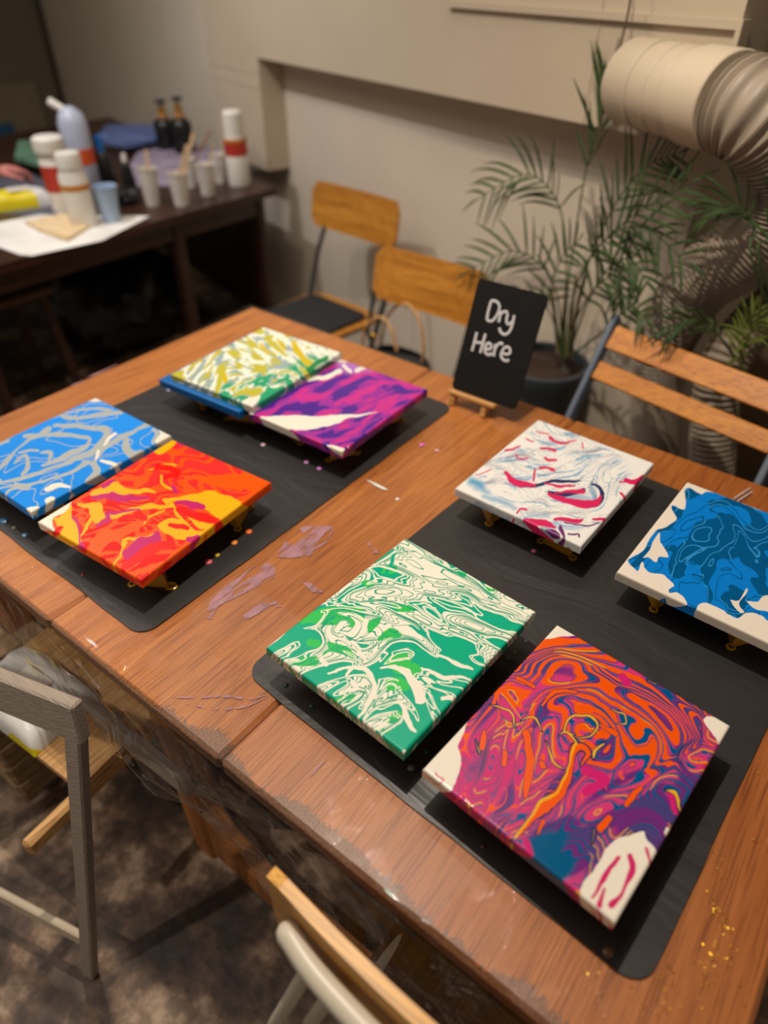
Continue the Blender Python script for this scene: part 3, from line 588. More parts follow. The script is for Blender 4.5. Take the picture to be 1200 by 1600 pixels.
def paint_red():
    B = Board(40, 660, 2.927, 2.5, (20, 40, 1170, 820)); B.warp(15, 70, 4, 3)
    G = [[(640, 90), (760, 130), (900, 190), (1100, 250)], [(560, 170), (700, 190), (850, 220), (1060, 270)], [(400, 300), (560, 300), (700, 330), (860, 330), (1000, 360)], [(150, 500), (240, 400), (400, 420), (560, 400), (660, 400)], [(230, 600), (330, 500), (480, 450), (620, 440), (700, 470)], [(400, 650), (500, 560), (620, 520), (760, 520), (860, 450)], [(480, 720), (560, 650), (640, 620)], [(740, 280), (800, 320), (900, 330)]]
    f = B.smooth(B.flow(G, 41, across=70, length=150, jitter=.6, jscale=90), 2); g = B.grad(f)
    og = B.new(); oline = B.new()
    for c_ in (.15, .47, .82): og = np.maximum(og, B.band(f, g, c_, .06, 3))
    for c_ in (.28, .66): oline = np.maximum(oline, B.band(f, g, c_, 0, 2, 1.6))
    o2 = B.new(); ye = B.new(); mg = B.new(); re = B.new(); wh = B.new(); dk = B.new()
    for c_, w in (([(760, 250), (900, 270), (1040, 270), (1140, 262)], [10, 30, 45, 30]), ([(1080, 300), (900, 440), (760, 540), (600, 680)], [12, 30, 26, 14]), ([(300, 620), (350, 530), (440, 500), (560, 450)], [26, 30, 24, 10]), ([(400, 640), (520, 540), (640, 500)], [12, 22, 14]), ([(250, 440), (270, 480)], [20, 12]), ([(390, 290), (460, 250), (560, 260)], [10, 14, 8]), ([(440, 700), (540, 680), (620, 640)], [10, 14, 10]), ([(740, 250), (740, 310), (820, 330)], 10), ([(280, 640), (340, 680)], 14)): B.stroke(o2, c_, w, 5)
    for p in ([(120, 440), (150, 430), (205, 380), (215, 430), (235, 480), (255, 540), (245, 580), (190, 580), (150, 520), (172, 480), (140, 470)], [(290, 330), (340, 300), (420, 275), (450, 300), (560, 310), (590, 325), (440, 335), (310, 350)], [(620, 345), (700, 335), (870, 322), (990, 365), (900, 440), (830, 400), (760, 380), (690, 350), (640, 370)],
              [(600, 470), (650, 440), (710, 450), (780, 490), (840, 480), (790, 520), (700, 530), (640, 510)], [(570, 130), (640, 85), (700, 75), (660, 120), (600, 140)], [(740, 430), (860, 450), (840, 480), (780, 470)], [(690, 640), (560, 720), (540, 740), (600, 680)], [(280, 380), (340, 370), (350, 430), (320, 460), (290, 410)]): B.poly(ye, p, 4)
    for c_, w in (([(240, 380), (330, 380), (350, 430), (450, 410), (560, 385), (670, 380)], [6, 14, 12, 9, 10, 9]), ([(640, 350), (680, 380), (700, 430), (770, 490)], [8, 6, 7, 5]), ([(450, 560), (460, 535), (520, 540), (590, 520)], [5, 8, 8, 5]), ([(300, 430), (270, 500), (245, 530)], [8, 6, 4]), ([(615, 240), (640, 290), (690, 300)], [4, 6, 3]), ([(570, 210), (620, 190), (690, 190)], 4), ([(460, 550), (430, 610), (390, 660)], [5, 4, 3]), ([(540, 470), (560, 430), (640, 400)], [4, 5, 4])): B.stroke(ye, c_, w, 4)
    for c_, w in (([(300, 345), (390, 335), (470, 352), (560, 350)], [6, 16, 15, 4]), ([(690, 360), (760, 372), (810, 388)], [9, 18, 10]), ([(460, 610), (520, 560), (590, 545), (605, 510)], [22, 26, 22, 12]), ([(262, 560), (270, 600), (255, 615)], [10, 14, 6]), ([(345, 295), (380, 280), (410, 270)], [10, 12, 5]), ([(215, 430), (240, 500), (248, 560)], [7, 7, 4]), ([(330, 470), (370, 440), (380, 410), (520, 400)], [9, 12, 8, 4]), ([(740, 530), (790, 520)], [12, 10]), ([(700, 95), (770, 100)], [8, 9]), ([(680, 290), (690, 310)], 9), ([(150, 540), (180, 570)], 6), ([(430, 210), (480, 180)], [6, 8])): B.stroke(mg, c_, w, 5)
    for c_, w in (([(440, 430), (540, 440)], [10, 14]), ([(700, 400), (800, 430), (870, 445)], [10, 20, 14]), ([(660, 470), (740, 480)], 10), ([(450, 660), (560, 590), (660, 560)], [20, 22, 16]), ([(600, 200), (700, 220), (640, 250)], 14)): B.stroke(re, c_, w, 5)
    B.poly(wh, [(20, 470), (205, 350), (195, 395), (130, 430), (115, 460), (135, 500), (150, 540), (20, 500)], 3); B.poly(wh, [(660, 45), (690, 45), (750, 78), (700, 72), (660, 70)], 3); B.stroke(wh, [(1125, 300), (1150, 280)], 8)
    m = paint_mat('fire_pour', (232, 22, 10), [(246, 84, 14), (190, 14, 12), (246, 88, 12), (244, 178, 14), (196, 30, 108), (232, 18, 8), WHITE], .2)
    return B, [og, oline, o2, ye, mg, re, wh], m
def paint_sky():
    B = Board(0, 600, 4.286, 4, (-700, 60, 1180, 960)); B.warp(12, 90, 6, 2)
    gy = B.new(); lt = B.new(); wh = B.new(); dk = B.new()
    for c_, w in (([(360, 285), (500, 275), (620, 300), (710, 310), (705, 370), (640, 440), (530, 490), (400, 540), (240, 600), (100, 645), (-60, 665)], [10, 14, 14, 22, 26, 24, 20, 10, 12, 12, 8]), ([(170, 355), (320, 335), (450, 340), (600, 362), (570, 420), (430, 490), (290, 545)], [14, 12, 16, 10, 16, 18, 8]), ([(410, 205), (440, 215), (560, 225), (700, 205), (810, 195)], [10, 16, 12, 16, 12]), ([(440, 190), (560, 170), (740, 175)], [6, 8, 10]),
                  ([(1000, 268), (900, 310), (800, 370), (690, 430), (640, 520)], [14, 14, 16, 18, 14]), ([(850, 370), (840, 420), (890, 465), (960, 450)], [12, 30, 28, 8]), ([(100, 520), (170, 480), (185, 560), (150, 605)], [8, 10, 16, 12]), ([(130, 460), (250, 440)], [8, 8]), ([(270, 455), (330, 455), (330, 510)], [7, 16, 9]), ([(-40, 600), (60, 500), (120, 430), (240, 350), (330, 300)], [6, 8, 6, 9, 14]), ([(-20, 700), (150, 680), (330, 640), (480, 590), (600, 530)], [5, 10, 7, 12, 12]), ([(640, 520), (660, 580), (600, 650), (540, 690)], [10, 16, 22, 10]), ([(0, 770), (100, 705), (200, 700)], [4, 10, 6]), ([(560, 520), (620, 540), (640, 600)], [8, 14, 10]), ([(1030, 300), (1060, 340), (1030, 400)], [10, 14, 10]), ([(0, 540), (70, 470), (160, 400)], 5), ([(100, 670), (200, 680)], [10, 12]), ([(-500, 600), (-300, 560), (-150, 620), (-20, 560)], [8, 26, 14, 20]), ([(-400, 700), (-200, 660), (0, 640)], [14, 22, 8]), ([(-300, 500), (-100, 430), (60, 380)], [14, 18, 8])): B.stroke(gy, c_, w, 4)
    f = B.flow([[(-100, 700), (200, 620), (500, 480), (800, 380), (1000, 280)], [(100, 400), (300, 350), (600, 340)], [(400, 200), (800, 190)], [(0, 800), (300, 720), (500, 660)]], 51, across=90, length=220, jitter=.7, jscale=140); f = B.smooth(f, 2); g = B.grad(f); thin = B.new()
    for c_ in (.3, .62): thin = np.maximum(thin, B.band(f, g, c_, .006, 2, 2))
    for c_, w in (([(770, 335), (720, 370), (690, 410)], [12, 10, 5]), ([(660, 450), (650, 500)], 10), ([(320, 705), (400, 680), (470, 685)], [16, 16, 8]), ([(680, 515), (740, 530), (790, 550)], [6, 12, 14]), ([(310, 780), (350, 770), (360, 800)], 14)): B.stroke(wh, c_, w, 4)
    B.poly(wh, [(110, 870), (200, 820), (340, 815), (380, 860), (180, 960)], 5); B.poly(wh, [(570, 110), (620, 50), (690, 110), (600, 120)], 5); B.poly(wh, [(1060, 300), (1190, 340), (1060, 420), (1050, 380), (1080, 340)], 5)
    m = paint_mat('sky_pour', (0, 138, 236), [(172, 178, 176), (172, 178, 176), WHITE], .2)
    return B, [thin, gy, wh], m
def paint_pinkwhite():
    B = Board(690, 630, 3.3333, 3, (40, 40, 1150, 810)); B.warp(10, 70, 8, 3)
    G = [[(180, 320), (300, 240), (400, 230), (520, 260), (600, 250), (700, 230), (860, 230), (1000, 280)], [(170, 370), (300, 340), (450, 360), (560, 350), (700, 310), (820, 270)], [(220, 440), (330, 440), (460, 480), (560, 440), (700, 400), (800, 330), (900, 290)], [(230, 490), (400, 520), (520, 510), (560, 540), (700, 570), (820, 560), (860, 480), (820, 420), (840, 340)], [(480, 90), (520, 150), (600, 200), (720, 200)], [(420, 610), (560, 600), (700, 600), (860, 600)], [(880, 560), (860, 460), (880, 380), (950, 320)], [(400, 580), (410, 620), (400, 660)], [(600, 640), (640, 700), (720, 680)]]
    f = B.flow(G, 61, across=75, length=160, jitter=.6, jscale=80); g = B.flow(G, 67, across=9, length=100, jitter=.6, jscale=60)
    on = np.clip(B.bump([(600, 350, 300, 1.3), (400, 300, 200, .6), (830, 450, 120, .8)]), 0, 1)*2-.9
    f = B.smooth(f, 2); gg = B.grad(f); dl = B.new()
    for c_ in (.12, .24, .36, .48, .60, .72, .84): dl = np.maximum(dl, B.band(f, gg, c_, 0, 2, 1.3))
    dl = np.minimum(dl, on); lb = np.minimum(np.clip((g-.82)*4, -1, .25), on)
    blue = B.new(); pk = B.new(); nv = B.new(); wh = B.new(); pu = B.new()
    for c_, w in (([(330, 365), (360, 400), (410, 428), (500, 425), (560, 405), (640, 405), (720, 400)], [6, 12, 14, 10, 7, 9, 5]), ([(560, 468), (630, 495), (720, 525), (800, 520), (835, 490), (820, 440), (780, 425)], [6, 12, 16, 20, 12, 8, 5]), ([(560, 460), (640, 470), (740, 455)], [8, 14, 12])): B.stroke(nv, c_, w, 4)
    for c_, w in (([(330, 362), (360, 395), (410, 422), (490, 424)], [9, 16, 17, 8]), ([(540, 412), (610, 430), (690, 425)], [4, 8, 5]), ([(560, 470), (630, 500), (720, 522), (800, 518), (828, 490)], [8, 17, 22, 20, 7]), ([(590, 465), (660, 458), (735, 460)], [3, 8, 12]), ([(565, 185), (600, 203), (700, 198)], [10, 7, 4]), ([(515, 238), (590, 250)], [5, 8]), ([(540, 288), (560, 300), (600, 298)], [6, 8, 6]), ([(510, 335), (580, 350)], [7, 9]), ([(335, 245), (410, 228)], [6, 5]), ([(480, 345), (482, 400)], 6), ([(430, 605), (540, 625), (590, 650)], [10, 18, 6]), ([(590, 605), (700, 612), (740, 600)], [8, 12, 4]), ([(790, 598), (870, 604)], [6, 10]), ([(960, 400), (1000, 410), (1060, 380)], [14, 14, 8]), ([(925, 410), (970, 408)], 4), ([(930, 470), (950, 490)], 7), ([(390, 570), (410, 545), (440, 550)], 5), ([(500, 150), (560, 165)], 4), ([(390, 265), (400, 290), (450, 285)], 4), ([(440, 190), (480, 205)], 4), ([(180, 375), (260, 345)], 3), ([(735, 205), (740, 235)], 4)): B.stroke(pk, c_, w, 4)
    for p in ([(420, 625), (500, 650), (590, 660), (620, 690), (600, 700), (540, 670), (490, 680), (430, 655)],): B.poly(pu, p, 5)
    for c_, w in (([(620, 650), (640, 700), (630, 740)], [10, 7, 4]), ([(405, 600), (410, 650)], [5, 7]), ([(640, 625), (760, 632), (820, 620)], 4), ([(660, 680), (710, 678), (715, 695)], 4)): B.stroke(pu, c_, w, 4)
    for c_, w in (([(160, 410), (200, 430), (230, 460)], [20, 22, 8]), ([(220, 490), (330, 520), (380, 545)], [6, 10, 4]), ([(180, 440), (240, 470)], 8), ([(640, 480), (700, 490), (780, 500)], 4), ([(430, 600), (470, 585), (560, 590)], 3)): B.stroke(blue, c_, w, 22)
    m = paint_mat('pink_white_pour', (232, 230, 224), [(120, 170, 205), (92, 104, 140), (96, 160, 200), (36, 46, 96), (214, 30, 92), (110, 44, 108)], .3)
    return B, [lb, dl, blue*.5+.0, nv, pk, pu], m
def paint_blue():
    B = Board(940, 730, 4.615, 4, (80, 70, 1900, 1500)); B.warp(14, 120, 3, 3)
    G = [[(560, 260), (640, 260), (760, 210), (860, 180), (1000, 260), (1200, 330)], [(600, 420), (700, 330), (820, 320), (920, 420), (1000, 560), (960, 700)], [(620, 700), (740, 690), (860, 620), (1000, 640), (1150, 740)], [(420, 640), (540, 560), (600, 480)], [(540, 720), (600, 900), (560, 840)], [(780, 980), (840, 780), (960, 760), (1100, 880)], [(700, 980), (860, 1010), (1000, 1060), (1160, 1050)], [(1000, 320), (1100, 400), (1200, 440), (1500, 400)], [(1200, 600), (1400, 700), (1700, 650)], [(1100, 1060), (1300, 1000), (1700, 1100)]]
    f = B.flow(G, 71, across=85, length=130, jitter=.9, jscale=130); g = B.smooth(B.flow(G, 77, across=100, length=170, jitter=.9, jscale=110), 2); f = B.smooth(f, 3); g2 = B.grad(g)
    reg = B.new()
    B.poly(reg, [(600, 165), (640, 150), (720, 190), (760, 170), (880, 200), (1010, 260), (1200, 330), (2000, 560), (2000, 1300), (1400, 1180), (1250, 1130), (1200, 1110), (1120, 1050), (1040, 1050), (985, 1090), (880, 1040), (800, 1000), (740, 980), (690, 1000), (672, 1075), (640, 1075), (635, 1010), (565, 910), (500, 905), (490, 880), (520, 855), (470, 800), (430, 775), (350, 762), (310, 720), (300, 680), (275, 690), (255, 742), (225, 720), (185, 668), (290, 610), (350, 520), (400, 455), (470, 430), (530, 380), (540, 350), (510, 300), (520, 272), (590, 300), (612, 240)], 5)
    dkb = B.bump([(680, 560, 110, .5), (820, 470, 110, .55), (900, 620, 110, .4), (1100, 560, 120, .45), (1150, 800, 90, .4), (560, 800, 50, .3), (780, 920, 60, .3)])-B.bump([(700, 850, 110, .5), (700, 330, 110, .45), (420, 720, 90, .4), (860, 760, 60, .3), (620, 420, 60, .3), (1000, 440, 60, .2)])
    vv_ = f+dkb*1.0; dark = np.minimum(np.clip((vv_-.56)/B.grad(vv_)/4, -1, 1), reg)
    thl = B.new(); thd = B.new()
    for c_ in (.25, .6): thl = np.maximum(thl, B.band(g, g2, c_, .008, 3, 2.5)); thd = np.maximum(thd, B.band(g, g2, c_-.08, .008, 3, 2.5))
    thl = np.minimum(np.minimum(thl, reg), np.clip((f+dkb-.5)*9, -1, 1)); thd = np.minimum(np.minimum(thd, reg), np.clip(-(f+dkb-.56)*9, -1, 1))
    wh = B.new()
    B.poly(wh, [(300, 650), (330, 620), (400, 500), (430, 470), (430, 540), (480, 640), (420, 640), (400, 690), (340, 650)], 5); B.poly(wh, [(920, 960), (990, 970), (1050, 870), (1050, 910), (990, 990), (1030, 1040), (1000, 1050), (940, 990)], 5); B.poly(wh, [(1050, 960), (1130, 960), (1170, 920), (1250, 930), (1250, 1040), (1150, 1030), (1090, 1000)], 5)
    m = paint_mat('two_blue_pour', (228, 216, 200), [(8, 122, 208), (0, 84, 136), (0, 84, 136), (46, 140, 206), (228, 216, 200)], .14)
    return B, [reg, dark, thd, thl, wh], m
def paint_purple():
    B = Board(370, 540, 3.75, 4, (20, 40, 1200, 760)); B.warp(12, 80, 12, 3)
    G = [[(150, 350), (260, 250), (420, 160), (600, 90)], [(200, 420), (320, 330), (460, 300), (600, 230), (740, 180)], [(300, 380), (500, 380), (640, 300), (800, 270), (960, 200)], [(560, 400), (760, 380), (900, 330), (1060, 270)], [(300, 520), (500, 520), (700, 450), (900, 380), (1100, 280)], [(560, 600), (760, 540), (900, 450)], [(760, 140), (900, 190), (1050, 250)]]
    f = B.flow(G, 81, across=24, length=110, jitter=.6, jscale=90)
    ind = np.clip((f-.64)*6, -1, 1); pk = np.clip((.30-f)*5, -1, .6); wh = B.new(); lil = B.new()
    for c_, w in (([(150, 430), (230, 440), (330, 450), (470, 450), (580, 435), (640, 420), (830, 395)], [14, 22, 38, 42, 22, 10, 2]), ([(60, 395), (110, 440), (220, 500), (330, 530)], [22, 24, 24, 10]), ([(430, 195), (520, 185), (600, 150)], [14, 13, 12]), ([(520, 590), (580, 605), (650, 640)], [5, 16, 24]), ([(620, 115), (660, 155)], 9), ([(700, 150), (760, 130)], 10), ([(590, 90), (640, 90)], 8), ([(1120, 250), (1150, 270)], 12), ([(660, 598), (675, 600)], 10)): B.stroke(wh, c_, w, 5)
    B.poly(lil, [(560, 100), (600, 70), (800, 140), (640, 160)], 30)
    m = paint_mat('purple_pour', (150, 42, 150), [(78, 34, 142), (196, 44, 140), (170, 110, 190), WHITE], .2)
    return B, [ind, pk, lil*.6, wh], m
def paint_lime():
    B = Board(240, 490, 4.0, 5, (170, 70, 1180, 640)); B.warp(12, 80, 15, 3)
    G = [[(210, 400), (300, 300), (330, 230)], [(270, 400), (340, 300), (420, 230)], [(380, 460), (420, 350), (500, 300)], [(440, 200), (520, 280), (640, 330), (800, 330)], [(540, 150), (640, 220), (760, 280)], [(780, 160), (840, 240), (960, 320)], [(870, 160), (920, 260), (980, 310)], [(440, 520), (560, 440), (700, 400), (860, 360)], [(520, 560), (640, 500), (760, 430)], [(640, 130), (760, 140), (900, 160), (1080, 220)]]
    f = B.flow(G, 91, across=20, length=70, jitter=.5, jscale=80); g = B.flow(G, 95, across=15, length=70, jitter=.5, jscale=80)
    ye = np.clip((f-.72)*6, -1, .8); gb = np.clip((g-.60)*5, -1, .7); gn = np.minimum(np.clip((.45-f)*5, -1, 1), np.clip(B.bump([(700, 470, 110, 1.4), (980, 320, 70, 1.2), (470, 540, 120, 1.3), (880, 400, 90, 1.1)])*2-1.2, -1, .7))
    yl = B.new(); wh = B.new(); gr = B.new()
    for c_, w in (([(880, 180), (900, 240), (960, 310)], [14, 22, 16]), ([(780, 165), (820, 230)], [8, 12]), ([(660, 190), (720, 250)], [10, 12]), ([(440, 370), (450, 420)], [8, 14]), ([(300, 250), (300, 300)], 10)): B.stroke(yl, c_, w, 10)
    B.stroke(gr, [(1075, 280), (960, 345)], [16, 16], 8); B.poly(wh, [(520, 600), (560, 545), (660, 510), (640, 560), (530, 640)], 8); B.stroke(wh, [(1120, 230), (1140, 260)], 18, 8); B.stroke(wh, [(215, 430), (240, 460)], 20, 8)
    m = paint_mat('lime_pour', (222, 226, 208), [(150, 170, 170), (188, 180, 60), (40, 160, 110), (204, 180, 20), (20, 130, 70), WHITE], .25)
    return B, [gb, ye, gn, yl, gr, wh], m
CN = {}
def place(key, fn, px4, z, step, label, w=CW, l=CL):
    cen, w, l, a = rect(px4, z, w, l); b, lay, m = fn(); CN[key] = (cen, w, l, a)
    return canvas(cen, w, l, a, z, step, b, lay, m, label)
place('orange', paint_swirl, [(872, 977), (1136, 1135), (961, 1435), (665, 1203)], ZT, .00085, 'canvas swirled in orange, magenta and blue with white corners, nearest the camera')
place('green', paint_green, [(633, 840), (836, 958), (634, 1172), (415, 1012)], ZT, .00095, 'canvas marbled in teal, bright green and white')
place('red', paint_red, [(274, 682), (431, 748), (208, 915), (53, 820)], ZT, .0011, 'canvas poured in red, orange, yellow and magenta', w=None)
place('pink', paint_pinkwhite, [(840, 651), (1024, 721), (908, 862), (711, 764)], ZT, .0012, 'mostly white canvas with hot pink and navy ripples in front of the chalkboard')
place('purple', paint_purple, [(530, 560), (670, 608), (537, 708), (386, 643)], ZT, .0015, 'canvas poured in purple, indigo and pink with a white streak')
# two canvases cut by the frame: one corner, the length and the turn are known
def place2(key, fn, cen, a, z, step, label):
    b, lay, m = fn(); CN[key] = (cen, CW, CL, a); return canvas(cen, CW, CL, a, z, step, b, lay, m, label)
tl, bl = P(1075, 751, ZT), P(962, 895, ZT); a_ = math.atan2(-(tl-bl)[0], (tl-bl)[1]); place2('blue', paint_blue, (tl+bl)/2+CW/2*np.array([math.cos(a_), math.sin(a_), 0]), a_, ZT, .0011, 'two-tone blue canvas with bare cream edges, cut by the right side of the photo')
t0, t1 = P(146, 620, ZT), P(271, 681, ZT); a_ = math.atan2((t1-t0)[1], (t1-t0)[0])*.5; place2('sky', paint_sky, (t0+t1)/2+CL/2*np.array([math.sin(a_), -math.cos(a_), 0]), a_, ZT, .0013, 'sky blue canvas streaked with grey bands, at the left side of the photo')
place('lime', paint_lime, [(415, 513), (526, 547), (372, 630), (290, 590)], ZT+CT, .0018, 'white canvas feathered in yellow, grey and green, lying on a plain blue one')
lc, lw, ll, la = CN['lime']
Bp = Board(0, 0, 1, 60, (0, 0, 1200, 1600)); place2_m = paint_mat('plain_blue_paint', (10, 92, 160), [(12, 100, 172)], .3)
c_ = lc+np.array([-.028, -.014, 0]); c_[2] = ZT; CN['under'] = (c_, CW, CL, la)
canvas(c_, CW, CL, la, ZT, .006, Bp, [np.clip(fbm(Bp.X/50, Bp.Y/50, 3), -1, 1)], place2_m, 'plain blue canvas half hidden under the yellow and green one')
# ------------------------------------------------------------------ yellow pyramid stands under the canvases
M_yel = mat('yellow_plastic', (196, 140, 14), rough=.4, var=.05)
def make_pyramid(label, loc, rz):
    root = thing('pyramid_stand', label, 'painting stand', loc, 'yellow pyramid stands under the canvases'); root.rotation_euler = (0, 0, rz)
    body = MB(); Hh = .050; 
    for k in range(3):
        a = 2*math.pi*k/3; c, s = math.cos(a), math.sin(a)
        def T(x, y, z): return (x*c-y*s, x*s+y*c, z)
        ax = math.cos(math.pi/3)      # face plane
        bo, to, bh, th_ = .018, .0040, .030, .008
        def F(u, t, o=0): # u -1..1 across, t 0..1 up
            d = bo*(1-t)+to*t-o; hw = bh*(1-t)+th_*t; return T(d, u*hw, t*Hh)
        ring_o = [F(-1, 0), F(-.5, 0), F(0, 0), F(.5, 0), F(1, 0), F(1, .33), F(1, .66), F(1, 1), F(.5, 1), F(0, 1), F(-.5, 1), F(-1, 1), F(-1, .66), F(-1, .33)]
        n = len(ring_o); hc_t, hr = .42, .0085; ring_i = []
        for j in range(n):
            p = np.array(ring_o[j]); q = np.array(F(0, hc_t)); d = p-q; ring_i.append(tuple(q+d/np.linalg.norm(d)*hr))
        inn = np.array(T(-.0015, 0, 0)); vs_ = ring_o+ring_i+[tuple(np.array(p)+inn) for p in ring_o]+[tuple(np.array(p)+inn) for p in ring_i]
        fs = []
        for j in range(n):
            q = (j+1) % n; fs += [(j, q, n+q, n+j), (2*n+j, 3*n+j, 3*n+q, 2*n+q), (n+j, n+q, 3*n+q, 3*n+j), (j, 2*n+j, 2*n+q, q)]
        body.add(vs_, fs)
    body.lathe([(0.0001, .0495), (.0075, .0495), (.0065, .050), (.0001, .050)], n=12)
    me = bpy.data.meshes.new('pyramid_body'); me.from_pydata(body.v, [], body.f); me.materials.append(M_yel); o = bpy.data.objects.new('pyramid_body', me); scene.collection.objects.link(o); o.parent = root
    for k in range(3):
        a = 2*math.pi*k/3+math.pi/3; t = MB(); c = (math.cos(a)*.036, math.sin(a)*.036)
        t.tube([(c[0]+.0055*math.cos(b), c[1]+.0055*math.sin(b), .0022) for b in np.linspace(0, 2*math.pi, 15)], .0021, n=6, cap=False)
        me = bpy.data.meshes.new('foot_ring'); me.from_pydata(t.v, [], t.f); me.materials.append(M_yel); o = bpy.data.objects.new('foot_ring', me); scene.collection.objects.link(o); o.parent = root
    return root
names = {'orange': 'orange and magenta swirled', 'green': 'teal and green', 'red': 'red and yellow', 'pink': 'white and pink', 'purple': 'purple', 'blue': 'two-tone blue', 'sky': 'sky blue and grey', 'under': 'plain blue'}
cornn = [('far left', -1, 1), ('far right', 1, 1), ('near right', 1, -1), ('near left', -1, -1)]
first = None; rnd = random.Random(4)
inset = {'orange': .075, 'green': .050, 'red': .036, 'pink': .040, 'purple': .052, 'blue': .046, 'sky': .05, 'under': .05}
for key, (cen, w, l, a) in CN.items():
    if key == 'lime': continue
    for nm_, sx, sy in cornn:
        ins = inset[key]; x = sx*(w/2-ins-.012); y = sy*(l/2-ins-.018); c, s = math.cos(a), math.sin(a)
        loc = (cen[0]+x*c-y*s, cen[1]+x*s+y*c, MZ1); lab = 'yellow pyramid stand under the %s corner of the %s canvas' % (nm_, names[key]); rz = rnd.random()*2
        if first is None: first = make_pyramid(lab, loc, rz)
        else: dup(first, loc, rz, lab)
# ------------------------------------------------------------------ drops and scraps on the mats and the table
def drop(u, v, c, label, r=.0035, z=MZ1, cat='paint drop', group='paint drops fallen from the canvases'):
    p = P(u, v, z); m = mat('drop_paint', c, rough=.15, var=.05)
    o = MB().lathe([(r, 0), (r*.98, r*.16), (r*.72, r*.38), (r*.35, r*.48), (.00005, r*.5)], p, n=14).build('paint_drop', m)
    return tag(o, label, cat, group)
for u, v, c, lab, r in ((547, 1071, (40, 70, 62), 'dark teal drop on the black mat beside the left corner of the green canvas', .004), (487, 1103, (40, 80, 70), 'dark teal drop on the mat below the near left edge of the green canvas', .004), (642, 1200, (120, 140, 130), 'greyish green drop below the near corner of the green canvas', .0045),
    (666, 1175, (20, 110, 90), 'green drop beside the pyramid under the near corner of the green canvas', .003), (822, 1002, (150, 150, 140), 'topmost pale drop by the right corner of the green canvas', .003), (804, 1020, (150, 150, 140), 'middle pale drop by the right corner of the green canvas', .003), (794, 1031, (60, 110, 90), 'lowest drop by the right corner of the green canvas', .0035),
    (950, 1488, (120, 80, 66), 'glossy brown drop on the mat under the near corner of the orange canvas', .0055), (755, 1323, (70, 40, 24), 'small brown drop in the shadow along the orange canvas', .0035), (834, 861, (240, 130, 170), 'pink drop on the mat under the white and pink canvas', .0045),
    (129, 898, (120, 50, 50), 'dull red drop in the shadow of the red canvas', .004), (326, 878, (244, 110, 120), 'pink and yellow drop right of the red canvas, largest of the row', .0065), (339, 867, (240, 200, 40), 'yellow drop right of the red canvas', .005), (366, 848, (246, 150, 50), 'yellow and orange drop right of the red canvas', .006), (389, 831, (248, 120, 50), 'orange drop beside the pyramid right of the red canvas', .006),
    (411, 695, (220, 190, 200), 'pale pink drop on the mat below the purple canvas', .005), (479, 722, (196, 130, 200), 'lilac drop on the mat below the purple canvas, left of its pair', .0055), (499, 732, (200, 120, 196), 'lilac drop on the mat below the purple canvas, right of its pair', .0055), (264, 609, (150, 150, 200), 'pale blue drop on the mat by the plain blue canvas', .006),
    (39, 836, (90, 140, 180), 'pale blue drop on the mat by the near corner of the sky blue canvas', .005), (22, 824, (110, 105, 100), 'grey drop on the mat under the sky blue canvas', .004), (6, 814, (40, 90, 130), 'blue drop at the left edge of the photo', .008)):
    if lab.startswith('dark teal drop on the black'): u, v = 447, 1071
    drop(u, v, c, lab, r)
for u, v, c, lab, r in ((659, 695, (230, 110, 190), 'pink drop on the wooden table right of the purple canvas', .006), (621, 780, (240, 230, 220), 'white drop on the wooden table between the mats', .004), (683, 704, (214, 170, 160), 'faint pale drop on the table near the pink one', .005)):
    drop(u, v, c, lab, r, z=TH+.0012)
M_ring = mat('yellow_wet_paint', (220, 170, 10), rough=.2)
rp = P(269, 917, MZ1); 
tag(MB().tube([(rp[0]+.0085*math.cos(a), rp[1]+.006*math.sin(a), rp[2]+.0022) for a in np.linspace(0, 2*math.pi, 20)], .0021, n=8, cap=False).build('paint_ring', M_ring), 'yellow ring of paint by the near corner of the red canvas', 'paint drop')
M_lilac = mat('lilac_reflection', (190, 142, 150), rough=.3, var=.18, scale=30)  # purple reflections on the film creases, laid on as flat lilac colour
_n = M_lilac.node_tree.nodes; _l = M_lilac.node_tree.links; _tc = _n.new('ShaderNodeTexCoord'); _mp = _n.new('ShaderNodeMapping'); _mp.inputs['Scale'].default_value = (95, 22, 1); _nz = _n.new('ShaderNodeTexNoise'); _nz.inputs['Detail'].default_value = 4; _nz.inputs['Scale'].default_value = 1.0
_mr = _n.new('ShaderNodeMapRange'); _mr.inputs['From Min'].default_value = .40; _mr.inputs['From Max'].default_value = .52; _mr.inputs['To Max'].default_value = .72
_l.new(_tc.outputs['Object'], _mp.inputs[0]); _l.new(_mp.outputs[0], _nz.inputs['Vector']); _l.new(_nz.outputs['Fac'], _mr.inputs[0]); _l.new(_mr.outputs[0], _n['Principled BSDF'].inputs['Alpha'])
